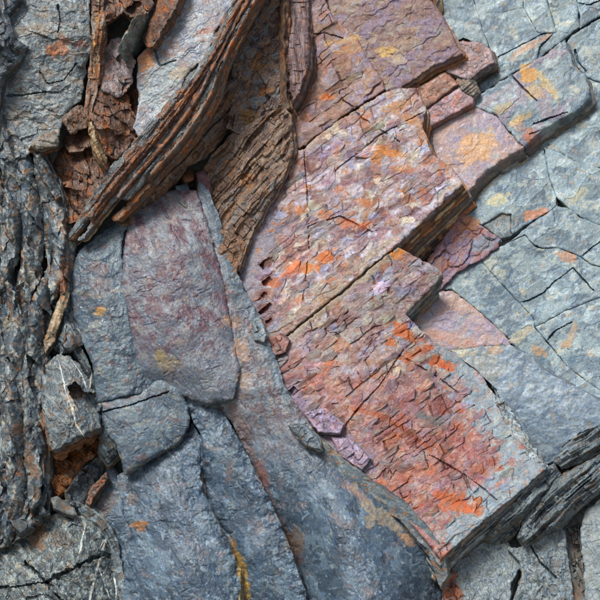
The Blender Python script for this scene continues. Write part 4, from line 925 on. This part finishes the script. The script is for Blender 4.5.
slab('rock_block', 'dark faceted block between the rusty hollow and the narrow strip', 'rock block', [(66, 492), (80, 470), (98, 456), (108, 464), (100, 478), (88, 496), (86, 512), (70, 506)], tps([(90, 465, 62), (75, 500, 70), (100, 475, 56)]), c_flat((80, 88, 96)), r_block(147, 7, 50, 17, 12), T=22, n=4, edge_cols=DARK_EDGE)
slab('rock_block', 'thin rust-red wedge lodged under the undercut slab end', 'rock block', [(86, 503), (90, 486), (106, 472), (109, 478), (98, 492), (90, 506)], [(90, 495, 72), (106, 475, 66), (98, 500, 74)], c_rust, r_block(148, 3, -40, 9, 6), T=12, n=3, mat=M_RUST)
slab('rock_chip', 'flat grey chip lying on top of the veined boulder', 'rock chip', [(50, 498), (58, 496), (74, 508), (78, 516), (66, 514), (54, 508)], [(55, 500, 78), (75, 514, 80), (60, 512, 83)], c_flat((104, 106, 106)), None, T=8, n=3, jag=.7)

# ================================================================== twisted upright layers along the left
def twist(label, pts, ctrl, seed, ang=84, amp=2.8, sp=7, warp=14, col=c_twist, **kw):
    a = dict(T=32, n=6, jag=2.2, jsc=14, edge_cols=GREY_EDGE, und=3, mat=M_ROCK); a.update(kw)
    return slab('twisted_rib', label, 'rock rib', pts, ctrl if callable(ctrl) else tps(ctrl), col, lambda x, y, s: strata(x, y, seed, ang, amp * .16, sp * 1.6, warp, 46, .55) + chips(x, y, seed + 3, ang - 20, 52, 19, amp * 3.8, 1.1) + chips(x, y, seed + 5, ang + 28, 26, 11, amp * 1.3, 1.0) * patchy(x, y, seed + 8, 30) + 2.5 * fbm(x / 24, y / 40, seed + 9, 2) + fine(x, y, seed + 1, .4, 4), **a)
TW = [([(-40, 88), (-30, 250), (-40, 420), (-45, 570)], 36, 6, 0, 'outermost twisted grey sheet, cut by the picture edge'),
      ([(2, 98), (10, 160), (15, 220), (4, 292)], 10, 3, .45, 'upper twisted sheet nearest the edge, starting under the dark lump'),
      ([(-4, 250), (8, 320), (7, 400), (-6, 485)], 12, 3, -.4, 'lower twisted sheet nearest the edge'),
      ([(15, 130), (30, 190), (36, 240), (27, 304)], 10, 3, .45, 'leaning sheet with white flecks, below the pale slab'),
      ([(22, 268), (23, 330), (15, 400), (11, 470), (0, 540)], 12, 4, .35, 'longest twisted sheet, running down to the veined boulder'),
      ([(35, 148), (50, 200), (58, 250), (48, 306)], 11, 3, -.35, 'folded sheet just left of the rust-orange strip'),
      ([(45, 278), (38, 340), (30, 400), (34, 455)], 11, 4, .45, 'bent sheet beside the tan blade and the veined block'),
      ([(60, 188), (68, 240), (66, 290), (54, 336)], 7, 3, .4, 'narrow sheet bordering the foot of the cleft'),
      ([(30, 416), (35, 470), (25, 524)], 13, 4, -.3, 'knotted sheet under the veined block, above the boulder'),
      ([(46, 330), (42, 390), (45, 446)], 7, 3, .3, 'sliver squeezed against the side of the veined block'),
      ([(11, 436), (18, 490), (6, 545)], 10, 4, .4, 'lowest twisted sheet, splintered above the boulder')]
for i, (ln, hw, cr, lean, lab) in enumerate(TW):
    L3 = [(p[0], p[1], float(np.interp(p[1], [90, 250, 400, 540], [0, 32, 62, 80])) + [0, 3, 2, 4, 7, 5, 6, -2, 8, 0, 9][i]) for p in ln]
    twist(lab, ribbon(L3, hw, 20 + i, .22), rib_depth(L3, hw, cr, lean), 151 + 9 * i, [88, 84, 92, 76, 96, 78, 100, 85, 98, 92, 96][i], soft=1, jag=2.4, jsc=18, und=3.5, bevel=(1.2, 1.))
twist('thin pale tan blade of rock standing above the veined block', [(62, 290), (68, 286), (70, 296), (62, 318), (54, 342), (46, 352), (44, 340), (52, 316)], [(66, 290, 46), (48, 345, 66), (60, 320, 57)], 154, 110, 2, 4, 3, col=c_flat((150, 132, 110)), T=20, n=4, jag=1)
twist('grey folded sliver between the tan blade and the blue-grey slab', [(68, 300), (76, 296), (82, 318), (83, 345), (76, 350), (62, 354), (56, 346), (62, 322)], [(75, 305, 40), (78, 345, 54), (60, 345, 56)], 155, 70, 3.5, 6, 4, T=24, n=5, jag=1.2)
twist('rust-orange strip flanking the crumpled rib next to the blue-grey slab', [(66, 218), (70, 235), (72, 262), (70, 296), (64, 310), (60, 290), (58, 258), (60, 230)], [(66, 225, 20), (66, 300, 44), (71, 262, 26)], 156, 88, 3, 5, 3, col=c_rust, T=20, n=4, mat=M_RUST, jag=1)
twist('dark knobbly outcrop of splinters beside the veined boulder', [(-65, 548), (0, 528), (20, 500), (36, 470), (46, 478), (52, 500), (48, 516), (30, 532), (8, 545), (-65, 575)], [(40, 480, 74), (10, 530, 90), (45, 505, 78), (-30, 550, 90)], 157, 60, 6, 8, 6, col=c_flat((84, 90, 96)))
slab('rock_slab', 'pale grey slab with one rust patch in the upper left', 'rock slab', [(18, -45), (92, -45), (90, 20), (92, 42), (86, 70), (82, 98), (66, 114), (60, 136), (42, 142), (26, 158), (6, 162), (-2, 120), (5, 76), (28, 48), (15, 40), (8, 15)],
     tps([(50, -30, -14), (85, 30, 2), (40, 50, 14), (10, 110, 16), (60, 110, 18), (30, 150, 22), (85, 80, 4)]), c_topleft, lambda x, y, s: terrace(x, y, 160, 15, 4, 40, 18, 5) + chips(x, y, 161, 20, 34, 17, 3, .7) + fine(x, y, 162, 1., 6) + crack(x, y, [(4, 96), (25, 95), (46, 92)], 1.2, 4, 4) + crack(x, y, [(58, 5), (60, 20), (58, 32)], 1.6, 5, 6) + crack(x, y, [(40, 72), (48, 84), (64, 80), (76, 64)], 1.2, 4, 7), T=30, n=6, edge_cols=GREY_EDGE, und=3)
slab('rock_block', 'dark rounded layered lump in the upper left corner', 'rock block', [(-65, -45), (22, -45), (22, 0), (8, 14), (16, 40), (29, 46), (20, 62), (6, 76), (-2, 112), (-65, 108)], tps([(-30, -20, 4), (15, 0, 10), (5, 40, 34), (22, 48, 22), (0, 80, 30), (-40, 60, 32)]), c_flat((94, 102, 112)),
     r_strata(164, 60, 5, 8, 12, 40), T=30, n=6, edge_cols=GREY_EDGE, und=3)
slab('rock_chip', 'small grey rust-edged chip jutting over the dark pits', 'rock chip', [(30, 146), (38, 136), (52, 130), (60, 138), (58, 146), (42, 150)], [(45, 135, 26), (45, 150, 32), (58, 140, 24)], c_flat((126, 120, 114)), r_strata(166, 10, 2, 4, 2), T=14, n=4, edge_cols=OCHRE_EDGE)
slab('rock_splinter', 'tall thin brown blade with golden edges beside the pale top slab', 'rock splinter', [(90, -45), (106, -45), (104, 10), (107, 40), (102, 78), (94, 104), (90, 122), (84, 112), (86, 90), (90, 62), (92, 30)], tps([(98, -30, 4), (100, 40, 20), (93, 100, 30), (88, 60, 14), (104, 60, 12)]),
     lambda x, y, sd: pal(x, y, 1160, (118, 84, 66), [((146, 92, 60), .05, .14, 5, 96, 6, .85), ((150, 146, 142), .16, .12, 4, 96, 6, .8), ((206, 160, 96), .34, .08, 4, 96, 4, .85), ((78, 58, 52), .2, .1, 4, 96, 6, .8)]), r_strata(168, 96, 4, 4.5, 4), T=34, n=6, edge_cols=OCHRE_EDGE, mat=M_RUST)
slab('rock_splinter', 'short pale gold splinter hanging below the tall brown blade', 'rock splinter', [(88, 118), (94, 120), (100, 138), (108, 160), (106, 170), (98, 158), (92, 140)], [(91, 122, 34), (105, 160, 40), (100, 135, 30)], lambda x, y, sd: pal(x, y, 1162, (170, 140, 104), [((120, 86, 62), .0, .15, 4, 70, 3, .8), ((206, 186, 150), .15, .1, 4, 70, 3, .8)]), r_strata(169, 68, 3, 3.5, 2), T=16, n=4, mat=M_RUST)

# rust-brown blocks of the cleft
def rust(label, pts, ctrl, seed, col=c_rust, amp=7, ang=50, sx=20, sy=13, **kw):
    a = dict(T=26, n=5, edge_cols=[(100, 74, 60), (128, 92, 68), (80, 62, 54), (146, 110, 82)], mat=M_RUST, und=2.5, jag=2.0, inset=-3.2); a.update(kw)
    return slab('rock_block', label, 'rock block', pts, tps(ctrl), col, r_block(seed, amp, ang, sx, sy), **a)
rust('brown block at the top edge above the black hole', [(104, -45), (150, -45), (150, 2), (142, 16), (133, 14), (124, 8), (114, 14), (106, 20)], [(110, -20, -6), (140, -20, -8), (130, 10, 8)], 170)
rust('grey-mauve wedge under the black hole in the rust cleft', [(104, 58), (112, 42), (122, 40), (132, 62), (130, 82), (118, 94), (103, 88)], [(110, 50, 4), (125, 60, 6), (115, 90, 18)], 171, col=c_flat((132, 118, 120)), amp=4)
rust('smooth grey curl of rock beside the black hole', [(122, 50), (126, 38), (136, 22), (146, 14), (150, 30), (142, 44), (134, 54), (128, 60)], [(130, 50, 10), (146, 20, 2), (136, 34, 12)], 172, col=c_flat((140, 150, 152)), amp=2, T=18)
rust('large rust-brown block in the middle of the cleft', [(91, 104), (104, 88), (118, 94), (126, 97), (130, 112), (138, 126), (132, 142), (116, 158), (108, 152), (100, 132), (94, 118)], [(104, 95, 18), (128, 105, 12), (130, 140, 26), (112, 150, 34), (112, 120, 32)], 173)
rust('dark rusty block overhung beside the large brown block', [(130, 98), (142, 84), (150, 96), (149, 118), (139, 128), (132, 114)], [(140, 90, 4), (146, 115, 14), (134, 110, 0)], 174, amp=8)
rust('tall red-brown face filling the foot of the cleft', [(54, 168), (64, 150), (80, 146), (92, 142), (101, 150), (109, 166), (102, 186), (86, 206), (73, 236), (66, 226), (58, 196)], [(65, 160, -2), (100, 155, 6), (85, 190, 18), (70, 225, 22), (60, 190, 6)], 175, amp=8)
rust('small brown step block among the black pits', [(66, 118), (78, 108), (88, 114), (86, 124), (72, 130)], [(75, 115, 14), (85, 120, 12), (72, 128, 18)], 176, amp=4, T=14, n=4, col=c_flat((118, 98, 88)))
rust('lower brown step block wedged between the black pits', [(64, 142), (72, 134), (88, 130), (94, 138), (82, 148), (70, 150)], [(70, 140, 2), (90, 136, 2), (78, 148, 10)], 177, amp=4, T=12, n=4)

# ================================================================== curved ribs of the fold
rust('dark rust rib at the edge of the pale upper slab', [(146, 36), (160, 5), (176, -45), (188, -45), (178, -5), (166, 18), (150, 44)], [(150, 40, 18), (182, -40, -12), (170, 0, 8)], 180, amp=3, ang=-60, sx=20, sy=7)
slab('rock_slab', 'pale bluish slab with fine lilac streaks above the curved ribs', 'rock slab', [(138, 58), (150, 42), (164, 20), (178, -5), (188, -45), (254, -45), (234, 2), (216, 32), (205, 60), (190, 70), (184, 82), (172, 100), (155, 124), (140, 140), (133, 128), (139, 100), (136, 78)],
     tps([(145, 60, 10), (190, -30, -20), (240, -20, -14), (200, 40, 14), (180, 80, 20), (145, 125, 26), (160, 80, 16)]), c_paleslab, lambda x, y, s: terrace(x, y, 181, -30, 3.2, 50, 14, 5) + fine(x, y, 182, .9, 6) + crack(x, y, [(155, 50), (160, 66), (176, 60)], 1.3, 4, 5), T=24, n=5, edge_cols=GREY_EDGE, mat=M_FINE)
def resample(pts, n=14):
    P = np.array(pts, float); L = np.r_[0, np.cumsum(np.hypot(*np.diff(P, axis=0).T))]
    t = np.linspace(0, L[-1], n); return np.stack([np.interp(t, L, P[:, 0]), np.interp(t, L, P[:, 1])], -1)
J_A = resample([(284, -50), (262, -4), (252, 15), (238, 38), (225, 70), (221, 90), (211, 112), (190, 144), (164, 173), (134, 204), (100, 238)])
J_B = resample([(252, -50), (234, 0), (216, 32), (204, 62), (188, 76), (164, 106), (138, 137), (112, 167), (88, 202), (66, 240)])
RUSTY = lambda x, y, sd: pal(x, y, 1180, (118, 80, 62), [((88, 62, 54), .0, .15, 7, -52, 4, .85), ((158, 100, 62), .14, .12, 6, -52, 4, .8), ((134, 128, 126), .34, .1, 7, -52, 3, .7)])
GREYR = lambda x, y, sd: pal(x, y, 1181 + sd % 4, (108, 118, 126), [((84, 84, 88), .04, .15, 6, -52, 5, .85), ((142, 152, 158), .16, .12, 5, -52, 5, .8), ((140, 88, 56), .2, .1, 5, -52, 5, .85), ((108, 74, 60), .3, .1, 8, -52, 4, .8)])
LIP = lambda x, y, sd: pal(x, y, 1186, (124, 96, 80), [((190, 104, 46), .14, .14, 9, -52, 3, .9), ((104, 84, 76), .12, .12, 5, -52, 4, .8), ((140, 136, 132), .3, .1, 6, -52, 3, .7)])
for (t0, t1, dz, ln, cf, lab) in [(.0, .25, -5, -.10, GREYR, 'wide smooth blue-grey plate lying innermost along the rust cleft'), (.23, .40, 5, .35, RUSTY, 'reddish-brown curved plate, second outward from the rust cleft'),
                              (.38, .54, 0, -.2, GREYR, 'grey curved plate between two rust seams, third outward from the cleft'), (.52, .62, 7, .4, RUSTY, 'narrow rust seam plate, fourth outward in the curved set'),
                              (.60, .78, 2, -.25, GREYR, 'grey curved plate, fifth outward in the curved set'), (.76, .86, 7, .3, LIP, 'thin orange plate next to the outermost of the curved set'), (.84, 1., -2, -.5, LIP, 'outermost curved plate with a bright orange broken lip')]:
    e1 = 14 - [0, 0, 1, 0, 2, 3, 1][int(round(t0 * 7.2)) % 7]
    pa = J_B * (1 - t0) + J_A * t0; pb = J_B * (1 - t1) + J_A * t1; mid = (pa + pb) / 2
    pa, pb, mid = pa[:e1], pb[:e1], mid[:e1]
    dd = np.interp(mid[:, 1], [-50, 0, 40, 75, 150, 240], [-22, 6, 26, 36, 42, 38]) + dz
    hw = float(np.mean(np.hypot(*(pa - pb).T))) / 2
    line = [(p[0], p[1], q) for p, q in zip(mid, dd)]
    slab('curved_plate', lab, 'rock plate', [tuple(p) for p in pa] + [tuple(p) for p in pb[::-1]], rib_depth(line, hw, 1.2, ln), cf, lambda x, y, s, q=185 + int(t0 * 40): strata(x, y, q, -52, 1.5, 3.4, 3, 90, .7) + chips(x, y, q + 5, -52, 30, 6, 3.2, .6) + fine(x, y, q + 1, .5, 4), T=15, n=4, rough_edge=.8, edge_cols=OCHRE_EDGE, mat=M_RUST, und=2.0, jag=2.0, jsc=17, bevel=(.6, .5), inset=-.3)
def rib(label, pts, ctrl, seed, col=c_rib, ang=-52, amp=3.2, sp=5, **kw):
    a = dict(T=30, n=6, edge_cols=OCHRE_EDGE, mat=M_RUST, und=2, jag=1.3, soft=1); a.update(kw)
    return slab('upright_rib', label, 'rock rib', pts, tps(ctrl), col, r_strata(seed, ang, amp, sp, 5, 80), **a)
slab('layered_rib', 'grey-brown bundle of thin edges between the orange-lipped rib and the purple slab', 'rock rib', [(214, 108), (222, 88), (236, 78), (244, 96), (240, 118), (222, 140), (206, 158), (188, 166), (178, 182), (158, 198), (136, 212), (120, 222), (140, 200), (164, 176), (188, 148)], tps([(225, 95, 6), (235, 110, -14), (205, 145, 14), (170, 180, 22), (130, 215, 24)]), c_brown, r_strata(187, -47, 4, 4.2, 5), T=26, n=6, edge_cols=OCHRE_EDGE, mat=M_RUST)
slab('rock_wall', 'recessed rust-and-ochre wall between the curved ribs and the upright ribs', 'rock face', [(250, 14), (268, -45), (296, -45), (286, 60), (286, 112), (262, 128), (238, 134), (226, 128), (232, 100), (232, 60)], tps([(275, -30, -48), (255, 40, -16), (280, 60, -26), (245, 115, -6), (280, 110, -12)]),
     lambda x, y, sd: stain(stain(stain(stain(pal(x, y, 1190, (122, 104, 98), [((122, 98, 84), .05, .15, 12, -20, 1.5, .8), ((78, 62, 62), .1, .14, 8, 0, 1.5, .8), ((112, 122, 134), .26, .1, 9, -40, 1.5, .8), ((150, 104, 62), .36, .1, 9, 0, 1, .8)]), x, y, 247, 115, 8, 9, 20, (148, 112, 62), .9), x, y, 264, 92, 9, 5, -30, (146, 94, 54), .9), x, y, 258, 101, 10, 5, -20, (108, 124, 140), .9), x, y, 258, 66, 9, 4, 0, (176, 124, 70), .8),
     lambda x, y, s: terrace(x, y, 188, -50, 7, 40, 18, 5) + chips(x, y, 189, -45, 24, 13, 6, .7) + fine(x, y, 190, 1., 5), T=24, n=4, mat=M_RUST)
rib('slim upright brown rib beside the recessed wall', [(277, -45), (288, -45), (285, 0), (285, 60), (289, 106), (282, 114), (278, 60)], [(282, -40, -40), (282, 60, -12), (286, 108, 0), (278, 20, -34)], 191, ang=90, amp=3, sp=4, col=lambda x, y, sd: c_brown(x, y, sd, 90), soft=0)
rib('upright purple-brown rib against the narrow mottled slab', [(289, -45), (309, -45), (309, 64), (300, 92), (292, 104), (287, 60)], [(298, -40, -46), (298, 40, -12), (294, 100, 6), (308, 20, -28), (289, 40, -22)], 192, ang=90, amp=3, sp=5, soft=0, col=lambda x, y, sd: pal(x, y, 1195, (110, 88, 92), [((86, 66, 68), .0, .14, 6, 90, 4, .8), ((136, 118, 124), .16, .12, 6, 90, 3, .8), ((146, 96, 70), .36, .1, 6, 90, 3, .7)]))
slab('layered_wedge', 'big brown wedge of slanting laminae overhanging the stained slab', 'rock wedge', [(282, 106), (291, 114), (294, 150), (284, 178), (268, 205), (250, 240), (239, 272), (230, 268), (220, 250), (212, 236), (209, 200), (203, 168), (214, 152), (238, 128), (262, 116)],
     tps([(285, 112, 0), (293, 150, 12), (268, 204, 26), (240, 268, 40), (212, 200, 4), (215, 155, 0), (240, 130, -4), (245, 180, 16), (220, 245, 24)]), c_brown, lambda x, y, s: strata(x, y, 193, -50, 2.2, 5.2, 6, 70, .8) + chips(x, y, 195, -50, 38, 9, 3.5, .5) + fine(x, y, 197, .4, 4), T=34, n=8, edge_cols=OCHRE_EDGE, mat=M_RUST, und=2.5)
slab('rock_block', 'smoother tan-brown block closing the tip of the brown wedge', 'rock block', [(212, 238), (220, 228), (236, 234), (247, 244), (240, 264), (234, 280), (226, 276), (218, 256)], [(225, 235, 30), (240, 246, 34), (230, 275, 46)], c_flat((112, 84, 66)), r_block(194, 3, -50, 14, 9), T=20, n=4, edge_cols=OCHRE_EDGE, mat=M_RUST, jag=.8)
for i, (pts, ctrl, cc, lab) in enumerate([([(175, 186), (187, 183), (197, 204), (186, 208), (178, 200)], [(178, 186, 6), (190, 205, 20), (194, 198, 10)], (104, 116, 126), 'small blue-grey block at the mouth of the dark slot above the purple slab'),
                                     ([(182, 173), (193, 170), (194, 180), (184, 183)], [(183, 172, -8), (193, 172, -10), (188, 182, -2)], (146, 96, 70), 'tiny rust-coloured block deep in the dark slot'),
                                     ([(197, 173), (204, 169), (211, 177), (211, 201), (198, 199)], [(198, 172, 0), (210, 176, -2), (204, 200, 16)], (116, 84, 88), 'maroon block standing upright in the dark slot')]):
    slab('rock_block', lab, 'rock block', pts, ctrl, c_flat(cc), lambda x, y, s: fine(x, y, 196, 1., 6), T=14, n=4, jag=.5, edge_cols=DARK_EDGE)
